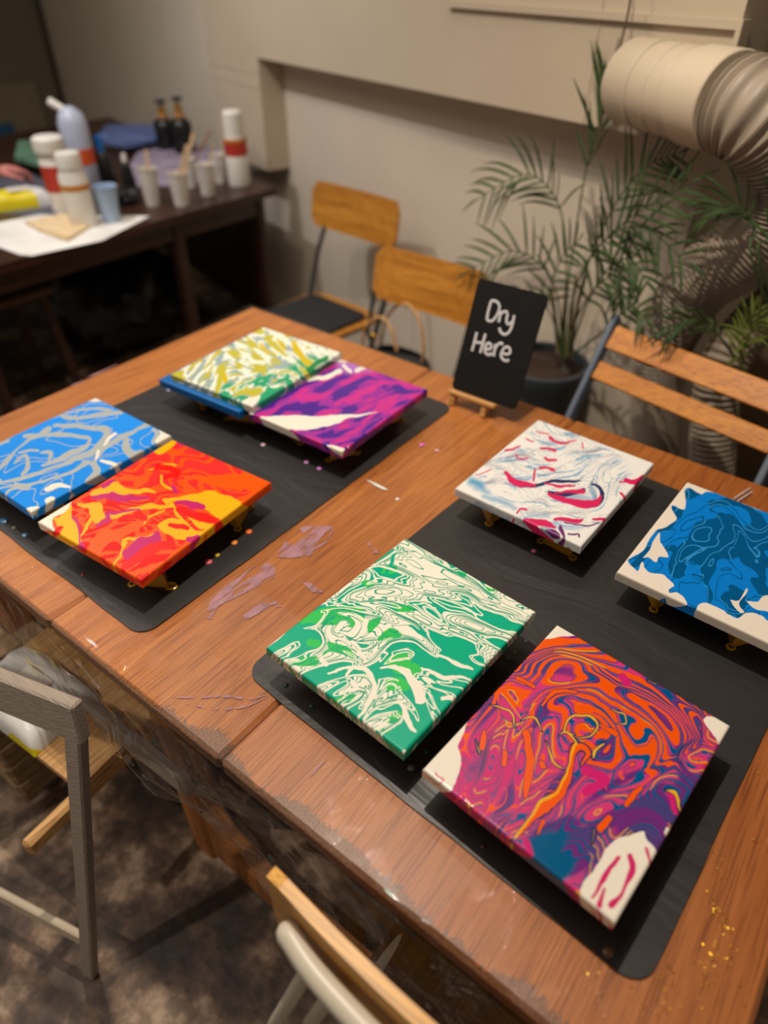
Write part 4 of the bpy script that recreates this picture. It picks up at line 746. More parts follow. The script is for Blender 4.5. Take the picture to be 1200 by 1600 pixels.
def ribbon(pts, w, z, nm, label, m=M_lilac, cat='painted reflection', grp='painted lilac reflections on the plastic sheet', h=.0004):
    c = np.array([P(u, v, z) for u, v in catmull(pts, 6)]); t = np.gradient(c, axis=0); t /= np.linalg.norm(t, axis=1)[:, None]; n = np.stack([-t[:, 1], t[:, 0], 0*t[:, 0]], 1)
    k = len(c); ww = w*np.clip(np.sin(np.linspace(.12, math.pi-.12, k)), .15, 1)*(1+.35*fbm(c[:, 0]*90, c[:, 1]*90, 3))
    poly = np.r_[c+n*ww[:, None], (c-n*ww[:, None])[::-1]]; mb = MB(); L = len(c)
    a = c+n*ww[:, None]; b = c-n*ww[:, None]; up = np.array([0, 0, h])
    mb.add(np.r_[a, b, a+up, b+up], [(i, i+1, L+i+1, L+i) for i in range(L-1)]+[(2*L+i, 3*L+i, 3*L+i+1, 2*L+i+1) for i in range(L-1)]+[(i, 2*L+i, 2*L+i+1, i+1) for i in range(L-1)]+[(L+i, L+i+1, 3*L+i+1, 3*L+i) for i in range(L-1)])
    return tag(mb.build(nm, m), label, cat, grp)
def patch(pts, z, nm, label, m=M_lilac, cat='painted reflection', grp='painted lilac reflections on the plastic sheet'):
    w = [P(u, v, z) for u, v in pts]; return tag(MB().prism(w, (0, 0, .0004)).build(nm, m), label, cat, grp)
ZS = TH+.0011
patch([(476, 822), (518, 822), (521, 830), (508, 850), (490, 860), (486, 868), (455, 872), (430, 871), (446, 846), (452, 850), (470, 843), (474, 834), (468, 826)], ZS, 'reflection_patch', 'broad painted lilac reflection on the table at the edge of the left mat')
patch([(380, 896), (398, 884), (420, 880), (431, 888), (428, 902), (404, 916), (372, 932), (340, 948), (330, 968), (322, 966), (328, 940), (352, 916)], ZS, 'reflection_patch', 'long painted lilac reflection on the table running towards the near edge')
patch([(472, 910), (486, 911), (494, 918), (506, 926), (488, 926)], ZS, 'reflection_patch', 'small painted lilac reflection near the green canvas')
patch([(573, 847), (580, 850), (594, 866), (584, 864)], ZS, 'reflection_patch', 'narrow painted lilac reflection by the top corner of the green canvas')
patch([(380, 962), (404, 944), (432, 940), (440, 948), (412, 954), (384, 970)], ZS, 'reflection_patch', 'pale painted lilac reflection left of the green canvas')
ribbon([(263, 1090), (310, 1090), (350, 1088), (390, 1092), (418, 1086)], .0022, ZS, 'reflection_patch', 'thin upper streak of painted lilac reflection beside the leaf joint')
ribbon([(290, 1100), (335, 1108), (380, 1105), (420, 1088)], .0016, ZS, 'reflection_patch', 'thin lower streak of painted lilac reflection beside the leaf joint')
ribbon([(484, 1215), (498, 1198), (510, 1188)], .001, ZS, 'reflection_patch', 'short streak of painted lilac reflection near the near edge of the table')
ribbon([(96, 611), (130, 594), (184, 569)], .004, ZS, 'reflection_patch', 'long streak of painted lilac reflection along the far left end of the table')
M_tape = mat('white_scrap', (232, 228, 220), rough=.5)
ribbon([(573, 750), (586, 757), (598, 763), (606, 766)], .004, TH+.0012, 'paper_scrap', 'white torn scrap on the table below the purple canvas', M_tape, 'scrap', None, .001)
e1 = P(1146, 781, TH+.002); e2 = P(1168, 767, TH+.002); dd = (e2-e1)
for k, lab in ((0, 'left white twist tie beside the two-tone blue canvas'), (1, 'right white twist tie beside the two-tone blue canvas')):
    off = np.array([.008*k, -.003*k, .002])
    tag(MB().beam(e1+off, e2+off+dd*.15*(1-k), .005, .0012).build('twist_tie', M_tape), lab, 'twist tie', 'white twist ties on the table')
# gold glitter specks stand in for reflections on the film, right leaf
M_gold = mat('gold_glint', (255, 200, 70), rough=.42, metal=1.0); rg = random.Random(8); gl = MB()
for (cu, cv, su, sv, n) in ((1035, 1520, 12, 22, 26), (1105, 1520, 8, 22, 60), (1030, 1575, 22, 18, 34), (1132, 1445, 6, 10, 26), (1116, 1425, 5, 10, 20), (1122, 1345, 5, 22, 14), (1190, 1315, 8, 8, 8), (1110, 1395, 6, 10, 8), (1140, 1500, 20, 30, 20), (935, 1530, 10, 24, 18), (1180, 1212, 3, 6, 4)):
    for i in range(n):
        p = P(rg.gauss(cu, su), rg.gauss(cv, sv), TH+.0012); 
        if p[0] > TX1-.012 or p[1] < TY0+.01: continue
        a = rg.random()*6.28; s = .00015+.0004*rg.random(); t1, t2 = np.array([math.cos(a)*s*2, math.sin(a)*s*2, s*rg.uniform(-1, 1)]), np.array([-math.sin(a)*s, math.cos(a)*s, s*rg.uniform(-1, 1)])
        q = p+np.array([0, 0, s*1.6]); gl.add([q+t1+t2, q-t1+t2, q-t1-t2, q+t1-t2, q-np.array([0, 0, s])], [(0, 1, 2, 3), (1, 0, 4), (2, 1, 4), (3, 2, 4), (0, 3, 4)])
g = gl.build('glint', M_gold, fixn=False); g['kind'] = 'stuff'; g['label'] = 'gold glitter specks standing in for reflections on the film over the right end of the brown table'; g['category'] = 'glint'
# ------------------------------------------------------------------ chalkboard on its little easel
M_black = mat('matte_blackboard', (19, 18, 17), rough=.8, var=.1, scale=20, spec=.25); M_chalk = mat('white_chalk_pen', (205, 205, 205), rough=.8)
M_easel = wood('light_easel_wood', (196, 140, 76), (226, 172, 104), axis='X', rough=.5)
bc, by, bt, bw, bh, bz = np.array([-.6383, 1.1986]), math.radians(.3), math.radians(19.08), .1632, .243, .795
bd = np.array([math.cos(by), math.sin(by), 0]); bn0 = np.array([math.sin(by), -math.cos(by), 0]); bup = np.array([0, 0, 1])*math.cos(bt)-bn0*math.sin(bt); bn = np.cross(bd, bup)
bb = np.array([bc[0], bc[1], bz]); out = []; r = .010
for cx, cy_, a0 in ((bw/2-r, bh-r, 0), (-bw/2+r, bh-r, 90), (-bw/2+r, r, 180), (bw/2-r, r, 270)):
    out += [bb+bd*(cx+r*math.cos(math.radians(a0+k)))+bup*(cy_+r*math.sin(math.radians(a0+k))) for k in range(0, 91, 15)]
sign = thing('chalkboard_sign', 'small black chalkboard reading Dry Here in white, held on a wooden tabletop easel', 'sign', bb)
board = MB().prism(out, -bn*.004).build('board', M_black, sign)
def onb(u, v): return PP(680+u/5.715, 400+v/5.715, bb, bn)+bn*.0003
words = (('letter_d', [[(500, 400), (485, 450), (470, 510), (460, 570)], [(500, 398), (545, 405), (572, 440), (568, 490), (540, 545), (505, 580), (462, 574)]]),
         ('letter_r', [[(588, 490), (578, 540), (566, 592)], [(584, 520), (605, 500), (632, 498), (648, 506)]]),
         ('letter_y', [[(650, 512), (638, 560), (640, 598), (662, 608), (690, 585)], [(705, 528), (694, 590), (676, 650), (648, 690), (612, 700), (580, 672), (574, 640)]]),
         ('letter_h', [[(372, 680), (352, 760), (328, 848)], [(448, 694), (426, 780), (402, 866)], [(350, 768), (430, 778)]]),
         ('letter_e', [[(448, 828), (485, 832), (502, 806), (482, 778), (456, 792), (444, 830), (452, 868), (484, 882), (508, 868)]]),
         ('letter_r', [[(538, 786), (530, 840), (522, 896)], [(534, 830), (556, 795), (584, 778), (606, 792)]]),
         ('letter_e', [[(598, 866), (640, 878), (668, 862), (664, 824), (634, 812), (604, 838), (588, 884), (604, 922), (636, 936), (660, 926)]]))
for nm_, strokes in words:
    mb = MB()
    for st in strokes: mb.tube([onb(*q) for q in catmull(st, 6)], .0030, n=8, flat=(1, 1))
    a = np.array(mb.v); h = (a-bb)@bn; a = a-np.outer(h-np.clip(h*.2, -.0001, .0006), bn); mb.v = [tuple(p) for p in a]
    mb.build(nm_, M_chalk, board)
f1, f2 = P(709, 637, TH+.001), P(763, 659, TH+.001); ez = thing('tabletop_easel', 'little light wood easel standing on the table under the chalkboard', 'easel', (f1+f2)/2*np.array([1, 1, 0])+np.array([0, 0, TH+.001]))
l0, l1 = PP(704, 613, bb+bn*.006, bn), PP(776, 636, bb+bn*.006, bn)
lc0 = bb-bd*.078+bn*.008-bup*.005; lc1 = bb+bd*.022+bn*.008-bup*.005
# ledge follows the board's foot
MB().beam(bb-bd*.080+bn*.0045-bup*.0055, bb+bd*.038+bn*.0045-bup*.0055, .020, .009, side=bn, bev=.002).build('ledge', M_easel, ez)
for s_ in (-.070, .012):
    ft = bb+bd*s_+bn*.0045-bup*.0102; MB().beam(ft, (ft[0], ft[1]-.006, TH+.0015), .013, .011, side=bd, bev=.0015).build('foot', M_easel, ez)
    MB().beam(bb+bd*s_-bn*.0095+bup*.15, bb+bd*s_-bn*.0095-bup*.028, .011, .009, side=bd, bev=.0015).build('upright', M_easel, ez)
apx = bb+bd*(-.029)-bn*.012+bup*.15; MB().beam(bb-bd*.078-bn*.0155+bup*.135, bb+bd*.02-bn*.0155+bup*.135, .012, .006, side=bup, bev=.001).build('crossbar', M_easel, ez)
rf = np.array([apx[0], apx[1]+.075, TH+.0055]); MB().beam(apx-bn*.008, rf, .011, .008, side=bd, bev=.0015).build('rear_leg', M_easel, ez)
# ------------------------------------------------------------------ plywood and steel chairs
M_ply = wood('honey_plywood', (176, 112, 34), (204, 140, 52), axis='X', rough=.38); M_steel = mat('dark_grey_steel', (78, 76, 74), rough=.35, metal=.6)
def rot(a, z): return np.array([a[0]*math.cos(z)-a[1]*math.sin(z), a[0]*math.sin(z)+a[1]*math.cos(z), a[2]])
def ply_panel(w, h, t, curve, r, n=18):
    """rounded panel in local x,z; bows backwards (+y) at the middle"""
    o = []
    for cx, cz, a0 in ((w/2-r, h-r, 0), (-w/2+r, h-r, 90), (-w/2+r, r, 180), (w/2-r, r, 270)):
        nx_ = [(cx+r*math.cos(math.radians(a0+k)), cz+r*math.sin(math.radians(a0+k))) for k in range(0, 91, 15)]
        if o:
            a, b = np.array(o[-1]), np.array(nx_[0]); o += [tuple(a+(b-a)*k/10) for k in range(1, 10)]
        o += nx_
    a, b = np.array(o[-1]), np.array(o[0]); o += [tuple(a+(b-a)*k/10) for k in range(1, 10)]
    yb = lambda x: curve*(1-(x/(w/2))**2)
    m = len(o); rings = []
    xs_ = sorted(set([-w/2+w*i/20 for i in range(21)]))
    vs_ = []; fs = []
    # strips across x: clip outline height at each x
    oo = np.array(o)
    def zr(x):
        x = min(max(x, -w/2+1e-6), w/2-1e-6); d = max(0, abs(x)-(w/2-r)); e = r-math.sqrt(max(r*r-d*d, 0)); return e, h-e
    for x in xs_:
        z0, z1 = zr(x); y = yb(x); 
        vs_ += [(x, y-t/2, z0), (x, y-t/2, z1), (x, y+t/2, z1), (x, y+t/2, z0)]
    for i in range(len(xs_)-1):
        b = 4*i
        for k in range(4): fs.append((b+k, b+(k+1) % 4, b+4+(k+1) % 4, b+4+k))
    fs += [(0, 3, 2, 1), tuple(4*(len(xs_)-1)+k for k in range(4))]
    return np.array(vs_), fs
def ply_chair(c0, z0, yaw, tilt, w, h, label, seat_z=.45, floorz=0, cushion=False):
    """c0: bottom middle of the backrest; chair faces -y at yaw 0"""
    base = np.array([c0[0], c0[1], 0]); L = lambda p: base+rot(p, yaw)
    root = thing('plywood_chair', label, 'chair', L((0, -.2, 0)), 'plywood and steel chairs')
    v, f = ply_panel(w, h, .010, .018, .035); v = np.stack([v[:, 0], v[:, 1]*math.cos(tilt)+v[:, 2]*math.sin(tilt), v[:, 2]*math.cos(tilt)-v[:, 1]*math.sin(tilt)+z0], 1)
    MB().add([L(p) for p in v], f).build('backrest', M_ply, root)
    # seat
    mb = MB(); prof = []; W2, D = .20, .40; r = .07
    for cx, cy_, a0 in ((W2-r, -.02-r, 0), (-W2+r, -.02-r, 90), (-W2+r+.01, -.02-D+r, 180), (W2-r-.01, -.02-D+r, 270)):
        prof += [L((cx+r*math.cos(math.radians(a0+k)), cy_+r*math.sin(math.radians(a0+k)), seat_z-.012)) for k in range(0, 91, 15)]
    mb.prism(prof, (0, 0, .012)).build('seat', M_ply, root)
    for sx in (-1, 1):
        tb = catmull([L((sx*.165, .022+math.sin(tilt)*h*.7, z0+h*.65)), L((sx*.168, .018, z0+.02)), L((sx*.172, -.03, z0-.09)), L((sx*.176, -.07, seat_z+.04)), L((sx*.178, -.09, seat_z-.022))], 5)
        MB().tube(tb, .0095, n=10).build('back_tube', M_steel, root)
        MB().tube([L((sx*.178, -.10, seat_z-.024)), L((sx*.19, .03, .012))], .0095, n=10).build('leg', M_steel, root)
        MB().tube([L((sx*.170, -.34, seat_z-.024)), L((sx*.19, -.42, .012))], .0095, n=10).build('leg', M_steel, root)
        MB().tube([L((sx*.17, -.37, seat_z-.024)), L((sx*.178, -.07, seat_z-.024))], .008, n=8).build('seat_rail', M_steel, root)
    MB().tube([L((-.178, -.10, seat_z-.04)), L((.178, -.10, seat_z-.04))], .008, n=8).build('crossbar', M_steel, root)
    return root, L
ch1, L1 = ply_chair((-1.800, 2.145), .69, math.radians(-6), math.radians(8.6), .472, .170, 'plywood chair with rounded backrest, farther one against the wall', seat_z=.425)
ch2, L2 = ply_chair((-1.187, 1.768), .66, math.radians(-.9), math.radians(10.8), .430, .170, 'plywood chair behind the table, its backrest partly hidden by the chalkboard')
M_cush = mat('black_cushion', (26, 25, 26), rough=.8)
cv = []
for cx, cy_, a0 in ((.125, -.115, 0), (-.125, -.115, 90), (-.125, -.34, 180), (.125, -.34, 270)):
    cv += [L1((cx+.04*math.cos(math.radians(a0+k)), cy_+.04*math.sin(math.radians(a0+k)), .4255)) for k in range(0, 91, 15)]
cq = MB(); n = len(cv); c_ = np.mean(cv, 0)
lay = [(1.0, 0), (1.02, .006), (1.0, .014), (.9, .018), (.4, .019)]
cq.add([c_+(np.array(p)-c_)*np.array([s_, s_, 1])+np.array([0, 0, z]) for s_, z in lay for p in cv], [(i*n+j, i*n+(j+1) % n, (i+1)*n+(j+1) % n, (i+1)*n+j) for i in range(len(lay)-1) for j in range(n)]+[tuple(range(n-1, -1, -1)), tuple((len(lay)-1)*n+j for j in range(n))], True)
tag(cq.build('seat_cushion', M_cush), 'black cushion on the seat of the farther plywood chair', 'cushion')
# handbag with looped handles on the nearer chair
M_rattan = mat('tan_rattan', (188, 146, 92), rough=.5, var=.2, scale=60); M_bag = mat('black_woven_bag', (34, 30, 26), rough=.6, bump=.4, bscale=200)
bgp = P(628, 555, .50); bgp[2] = .4505
bag = thing('handbag', 'black handbag with round tan handles on the seat of the nearer plywood chair', 'bag', bgp)
bp_ = MB(); bp_.lathe([(.001, 0), (.085, 0), (.095, .012), (.092, .035), (.080, .055), (.078, .053), (.088, .03), (.001, .012)], (0, 0, 0), n=28)
bp_.v = [tuple(bgp+np.array([x*1.25, y*.55, z])) for x, y, z in bp_.v]; bp_.build('bag_body', M_bag, bag)
def loop3(pxs, zoff, r): 
    pt = bgp+np.array([0, zoff, 0]); c = catmull(pxs, 8); return MB().tube([PP(u, v, pt, np.array([-.25, -1, 0])) for u, v in c], r, n=10)
loop3([(592, 560), (598, 520), (604, 497), (622, 476), (640, 478), (656, 502), (662, 540), (660, 565)], .03, .0052).build('handle', M_rattan, bag)
loop3([(566, 545), (570, 515), (582, 500), (598, 497), (612, 515), (620, 548)], -.03, .0052).build('handle', M_rattan, bag)
M_brass = mat('brass', (200, 150, 60), rough=.3, metal=1)
bk = PP(583, 528, bgp+np.array([0, -.05, 0]), np.array([-.25, -1, 0])); MB().box(bk, (.022, .006, .03), bev=.002).build('clasp', M_brass, bag)
# ------------------------------------------------------------------ blue-grey folding chair with orange slats
M_bluegrey = mat('blue_grey_paint', (86, 98, 112), rough=.5); M_slat = wood('orange_slat_wood', (190, 112, 14), (212, 136, 26), axis='X', rough=.4)
ya = math.radians(-11.3); fd = np.array([math.cos(ya), math.sin(ya), 0]); fn_ = np.array([math.sin(ya), -math.cos(ya), 0])
T0 = P(965, 494, .86); B0 = P(893, 642, .66); dl = (B0-T0)/np.linalg.norm(B0-T0); dl = np.array([dl[0]*.6, dl[1], dl[2]]); dl /= np.linalg.norm(dl)
fcw = .47; fold = thing('folding_chair', 'folding chair with blue-grey frame and two orange wood back slats', 'chair', (T0[0]+.25, T0[1]-.15, 0))
for k in (0, 1):
    a = T0+fd*fcw*k; b = a+dl*(a[2]-.006)/(-dl[2]); MB().beam(a, b, .030, .016, side=fn_, bev=.003).build('back_post', M_bluegrey, fold)
    s0 = a+dl*.42+fd*(.02 if k == 0 else -.02); s1 = s0+np.array([0, .30, -s0[2]+.006])-fn_*0; MB().beam(s0, s1, .026, .014, side=fn_, bev=.003).build('rear_leg', M_bluegrey, fold)
sn = np.cross(fd, dl)
def slat(t0, hgt, u0):
    a = T0+dl*t0+fd*.009; b = a+fd*(fcw-.018); return MB().beam(a, b, hgt, .012, side=dl, bev=.002).build('back_slat', M_slat, fold)
slat(.052, .060, 0); slat(.140, .046, 0)
for k in range(5):
    s = T0+dl*.43; s = np.array([s[0], s[1]-.02+.0+k*-.055+.10, .445]); MB().beam(s+fd*.03, s+fd*(fcw-.03), .045, .014, side=(0, 1, 0), bev=.002).build('seat_slat', M_slat, fold)
# ------------------------------------------------------------------ ducts on the wall
M_duct = mat('cream_painted_metal', (192, 176, 152), rough=.5, var=.04, scale=3); M_hose = mat('flexible_hose', (150, 136, 118), rough=.5, var=.05)
sA, sB = ws(WL(330, 120, .12)), ws(WL(405, 120, .12)); sE = ws(WL(1152, 60, .12)); zb = 1.214; zt = 1.452
duct = thing('wall_duct', 'cream painted flat duct running along the wall and down behind the cups', 'duct', wc((sA+sE)/2, .06, zb))
hd_ = wallbox(sB-.02, sE, .001, .12, zb, zt+.12).build('horizontal_duct', M_duct, duct)
# down-leg with a rounded outer shoulder
o = []; zT = zt+.12; R = .16
o += [wc(sA+R-R*math.cos(t), .001, zT-R+R*math.sin(t)) for t in np.linspace(0, math.pi/2, 9)]+[wc(sB-.0205, .001, zT), wc(sB-.0205, .001, zb+.001), wc(sB, .001, zb-.0005), wc(sB+.0, .001, .77), wc(sA, .001, .77)]
MB().prism(o, WN*.119).build('vertical_duct', M_duct, duct)
for z in (1.155, 1.10): wallbox(sA+.003, sB-.003, .1202, .1222, z, z+.003).build('seam_strip', M_duct, duct)
for u in (925,): 
    s = ws(WL(u, 100, .12)); wallbox(s, s+.006, .1202, .1225, zb+.002, zt+.10).build('seam_strip', M_duct, hd_)
wallbox(ws(WL(700, 10, .13)), sE+.01, .1205, .133, zt-.012, zt+.004).build('top_flange', M_duct, duct)
wallbox(sE, sE+.012, .1, .135, zb+.10, zt+.006).build('end_flange', M_duct, duct)
q0, q1 = WL(992, 128, .16), WL(1142, 162, .24); ax = q1-q0
dep = lambda p: float(np.dot(p-CPOS, FW))
r0 = 60*dep(q0)/CAM_F; r1 = 70*dep(q1)/CAM_F
col = thing('round_duct', 'round cream metal duct collar joined to the flat wall duct', 'duct', (q0+q1)/2)
MB().tube([q0-ax*.04-WN*.0, q0-ax*.02, q0+ax*.7], [r0*.94, r0*.98, r1*.97], n=40).build('collar', M_duct, col); colr = col.children[-1]
MB().tube([q0+ax*.70, q0+ax*.71, q1-ax*.01, q1], [r1*.98, r1*1.03, r1*1.03, r1], n=40).build('end_ring', M_duct, col)
for k in (.25, .45, .6): 
    c_ = q0+ax*k; rr = r0+(r1*.97-r0)*max(0, (k))/.7*1; MB().tube([c_-ax*.012, c_, c_+ax*.012], [rr*1.0, rr*1.02, rr*1.0], n=40, cap=False).build('swage', M_duct, colr)
def hose(px, R_, pitch, nm, label, seg=24):
    c = catmull([WL(u, v, o_) for u, v, o_ in px], 24); d = np.r_[0, np.cumsum(np.linalg.norm(np.diff(c, axis=0), axis=1))]
    n = int(d[-1]/pitch*6); t = np.linspace(0, d[-1], n); c = np.stack([np.interp(t, d, c[:, k]) for k in range(3)], 1)
    rr = (np.interp(t/d[-1], np.linspace(0, 1, len(R_)), R_) if hasattr(R_, '__len__') else R_)+.0055*np.sin(t/pitch*2*math.pi); o = MB().tube(c, rr, n=seg).build(nm, M_hose); return tag(o, label, 'hose', 'flexible ribbed hoses by the wall')
RH = r1*.98
hose([(1147, 164, .242), (1180, 178, .25), (1215, 215, .21), (1236, 275, .16), (1222, 345, .13), (1160, 395, .12), (1095, 440, .115), (1055, 500, .115), (1030, 570, .115), (1022, 700, .115), (1018, 900, .115)], [RH, RH, RH*.95, RH*.85, RH*.75, RH*.72, RH*.72, RH*.72], .0125, 'flexible_hose', 'ribbed grey hose curving down from the round duct behind the palm')
hose([(1300, 420, -.10), (1230, 462, -.05), (1165, 520, .06), (1125, 590, .12), (1112, 720, .12), (1105, 960, .12)], RH*.62, .016, 'flexible_hose', 'ribbed pale hose coming in from the right behind the orange slatted chair')
cb = [WL(u, v, .17) for u, v in catmull([(988, -60), (985, 0), (972, 60), (955, 120), (944, 170), (930, 240)], 5)]
tag(MB().tube(cb, .0028, n=6).build('hanging_cord', mat('brown_cord', (92, 70, 50), rough=.7)), 'thin brown cord hanging down in front of the duct to the palm', 'cord')
# ------------------------------------------------------------------ palms
M_leaf = mat('palm_leaf_green', (56, 76, 38), rough=.5, var=.4, scale=14); M_stem = mat('palm_stem', (104, 96, 60), rough=.6, var=.3); M_pot = mat('dark_slate_pot', (58, 66, 72), rough=.5); M_soil = mat('potting_soil', (58, 40, 28), rough=.95, bump=.6)
M_leaf2 = mat('yellow_green_leaf', (96, 108, 44), rough=.45, var=.3, scale=14)
def frond(px, root, m, rnd, t0=.25, ll=.16, n=15, droop=.5, spread=1.0, w=.0042):
    c = catmull([WL(u, v, o_) for u, v, o_ in px], 10); k = len(c); mb = MB(); mb.tube(c, np.linspace(.0034, .0012, k), n=6)
    for i in range(n):
        t = t0+(1-t0)*i/(n-1); x = t*(k-1); a = int(min(x, k-2)); p = c[a]+(c[a+1]-c[a])*(x-a); T = c[a+1]-c[a]; T /= np.linalg.norm(T)
        side = np.cross(T, -FW*.2+WN); side /= np.linalg.norm(side); L_ = ll*math.sin(math.pi*min(.93, .22+.70*(i/(n-1))))**.6*rnd.uniform(.8, 1.1)
        for sg in ((1, -1) if i < n-1 else (0,)):
            d = T*(.75+.5*i/n)+sg*side*spread+WN*rnd.uniform(-.25, .35)+np.array([rnd.gauss(0, .1), rnd.gauss(0, .1), rnd.gauss(0, .1)]); d /= np.linalg.norm(d)
            pts = []; q = p.copy(); dd_ = d.copy()
            for j in range(6):
                pts.append(q.copy()); q = q+dd_*L_/5; dd_ = dd_+np.array([0, 0, -droop*.22*(j+1)/3]); dd_ /= np.linalg.norm(dd_)
            pts = np.array(pts); wn = np.cross(d, WN*.8+np.array([0, 0, .6])); wn /= np.linalg.norm(wn)+1e-9; ww = w*np.array([.5, .95, 1, .9, .6, .08]); ridge = np.cross(wn, d)*.0022
            v = np.r_[pts+wn*ww[:, None], pts+ridge, pts-wn*ww[:, None]]; mb.add(v, [(j, j+1, 7+j, 6+j) for j in range(5)]+[(6+j, 7+j, 13+j, 12+j) for j in range(5)], True)
    a = np.array(mb.v); off = (a-WP)@WN; a = a+np.outer(np.clip(np.where(a[:, 2] > 1.19, .14, .012)-off, 0, None), WN); mb.v = [tuple(p) for p in a]
    return mb.build('frond', m, root, fixn=False)
rl = random.Random(5)
pc = np.array([-.815, 1.915, 0.0]); palm = thing('potted_palm', 'tall feathery palm in a dark slate pot against the wall', 'potted plant', pc)
MB().lathe([(.001, 0), (.095, 0), (.105, .02), (.135, .50), (.143, .52), (.143, .55), (.128, .55), (.122, .50), (.001, .49)], pc, n=36).build('pot', M_pot, palm)
pot_ = [o for o in palm.children][-1]
MB().lathe([(.001, .532), (.06, .535), (.125, .524)], pc, n=30).build('soil', M_soil, pot_)
tg = P(888, 572, .55); MB().box((tg[0], tg[1], .553), (.035, .02, .05), rz=.4, bev=.003).build('pot_tag', mat('pale_stone', (120, 110, 98), rough=.8), palm)
O = .15
base = [(882, 545, O), (878, 552, O), (892, 548, O), (886, 556, O+.02), (874, 548, O-.03), (896, 552, O)]
F_ = [([(882, 560, O), (886, 460, O), (900, 360, O), (915, 270, O), (940, 180, O), (948, 130, O)], .62, .15, 15, .1), ([(880, 560, O), (884, 460, O), (884, 380, O), (868, 310, O+.03), (820, 272, O+.08), (745, 312, O+.12)], .55, .15, 16, .9), ([(878, 560, O), (872, 470, O+.03), (850, 420, O+.08), (800, 392, O+.14), (728, 425, O+.2)], .5, .13, 13, .5),
      ([(884, 560, O), (894, 470, O), (925, 400, O+.05), (985, 340, O+.1), (1080, 285, O+.12)], .5, .17, 15, .3), ([(886, 560, O), (900, 450, O), (940, 380, O+.05), (1000, 355, O+.1), (1078, 412, O+.15)], .45, .14, 15, .7), ([(882, 560, O), (896, 430, O), (925, 300, O), (905, 225, O), (812, 205, O+.02)], .6, .13, 12, .4),
      ([(888, 560, O), (915, 480, O+.03), (950, 420, O+.06), (985, 405, O+.1), (1010, 440, O+.12)], .4, .12, 14, .9), ([(888, 560, O), (900, 500, O+.05), (930, 450, O+.1), (965, 430, O+.15), (975, 470, O+.18)], .4, .11, 14, .8), ([(880, 560, O), (868, 500, O+.04), (860, 450, O+.08), (880, 400, O+.1), (905, 375, O+.12)], .4, .11, 12, .5),
      ([(886, 560, O), (910, 440, O), (955, 330, O), (1010, 260, O), (1060, 240, O)], .5, .15, 14, .3), ([(884, 560, O), (900, 440, O), (925, 350, O), (950, 300, O), (955, 250, O)], .5, .13, 12, .2), ([(882, 560, O), (860, 490, O+.02), (830, 470, O+.05), (800, 500, O+.1)], .4, .10, 10, .8),
      ([(888, 560, O), (940, 520, O+.1), (985, 480, O+.15), (1010, 500, O+.2)], .4, .10, 12, .9)]
for i_, (px, t0, ll, n, dr) in enumerate(F_):
    if i_ in (5, 10): continue
    frond(px, palm, M_leaf, rl, t0, ll, max(7, int(n*(.8 if i_ > 4 else .85))), dr, .38 if i_ == 0 else (.8 if i_ in (3, 9) else 1.0))
st = MB()
for (a_, b_, c2) in (((878, 556), (880, 500), (886, 440)), ((886, 558), (892, 500), (900, 430)), ((892, 555), (900, 490), (916, 430)), ((872, 552), (868, 500), (862, 450))):
    MB().tube([WL(u, v, O) for u, v in catmull([a_, b_, c2], 5)], np.linspace(.007, .004, 11), n=8).build('stem', M_stem, palm)
# second palm right of it, standing behind the slatted chair
s2 = WL(1210, 640, .30); pc2 = np.array([s2[0]*.9, s2[1]*.95, 0]); pc2 = wc(ws(s2)+.16, -.22, 0)
palm2 = thing('potted_palm', 'second palm behind the slatted chair, drooping dark and yellow-green leaves', 'potted plant', pc2)
MB().lathe([(.001, 0), (.09, 0), (.10, .02), (.125, .30), (.13, .33), (.118, .33), (.112, .30), (.001, .29)], pc2, n=30).build('pot', M_pot, palm2); MB().lathe([(.001, .315), (.115, .308)], pc2, n=24).build('soil', M_soil, palm2)
b2 = pc2+np.array([0, 0, .31]); ub, vb = pix(b2); O2 = .24
G_ = [([(ub, vb, O2), (1150, 560, O2), (1120, 520, O2+.04), (1080, 500, O2+.08), (1035, 525, O2+.12)], .45, .12, 12, 1.6, M_leaf), ([(ub, vb, O2), (1180, 500, O2), (1165, 430, O2), (1120, 350, O2), (1095, 320, O2)], .55, .14, 14, .5, M_leaf), ([(ub, vb, O2), (1190, 450, O2), (1180, 360, O2), (1150, 320, O2+.03), (1100, 330, O2+.05)], .6, .13, 12, .9, M_leaf),
      ([(ub, vb, O2), (1200, 450, O2), (1200, 370, O2), (1230, 320, O2), (1270, 330, O2)], .5, .14, 12, .8, M_leaf), ([(ub, vb, O2), (1170, 590, O2), (1165, 540, O2), (1190, 500, O2+.05), (1230, 520, O2+.05)], .4, .11, 12, .8, M_leaf2), ([(ub, vb, O2), (1160, 600, O2), (1150, 560, O2), (1165, 520, O2), (1180, 480, O2)], .4, .10, 12, .4, M_leaf2), ([(ub, vb, O2), (1180, 600, O2), (1200, 560, O2+.04), (1225, 560, O2+.06)], .4, .11, 10, .8, M_leaf2)]
for px, t0, ll, n, dr, m_ in [([(G_[k][0][0][0], G_[k][0][0][1], -.22)]+G_[k][0][1:],)+G_[k][1:] for k in (0, 2, 3, 4, 5)]: frond(px, palm2, m_, rl, t0, ll*.8, n-3, dr, .7, .0036)
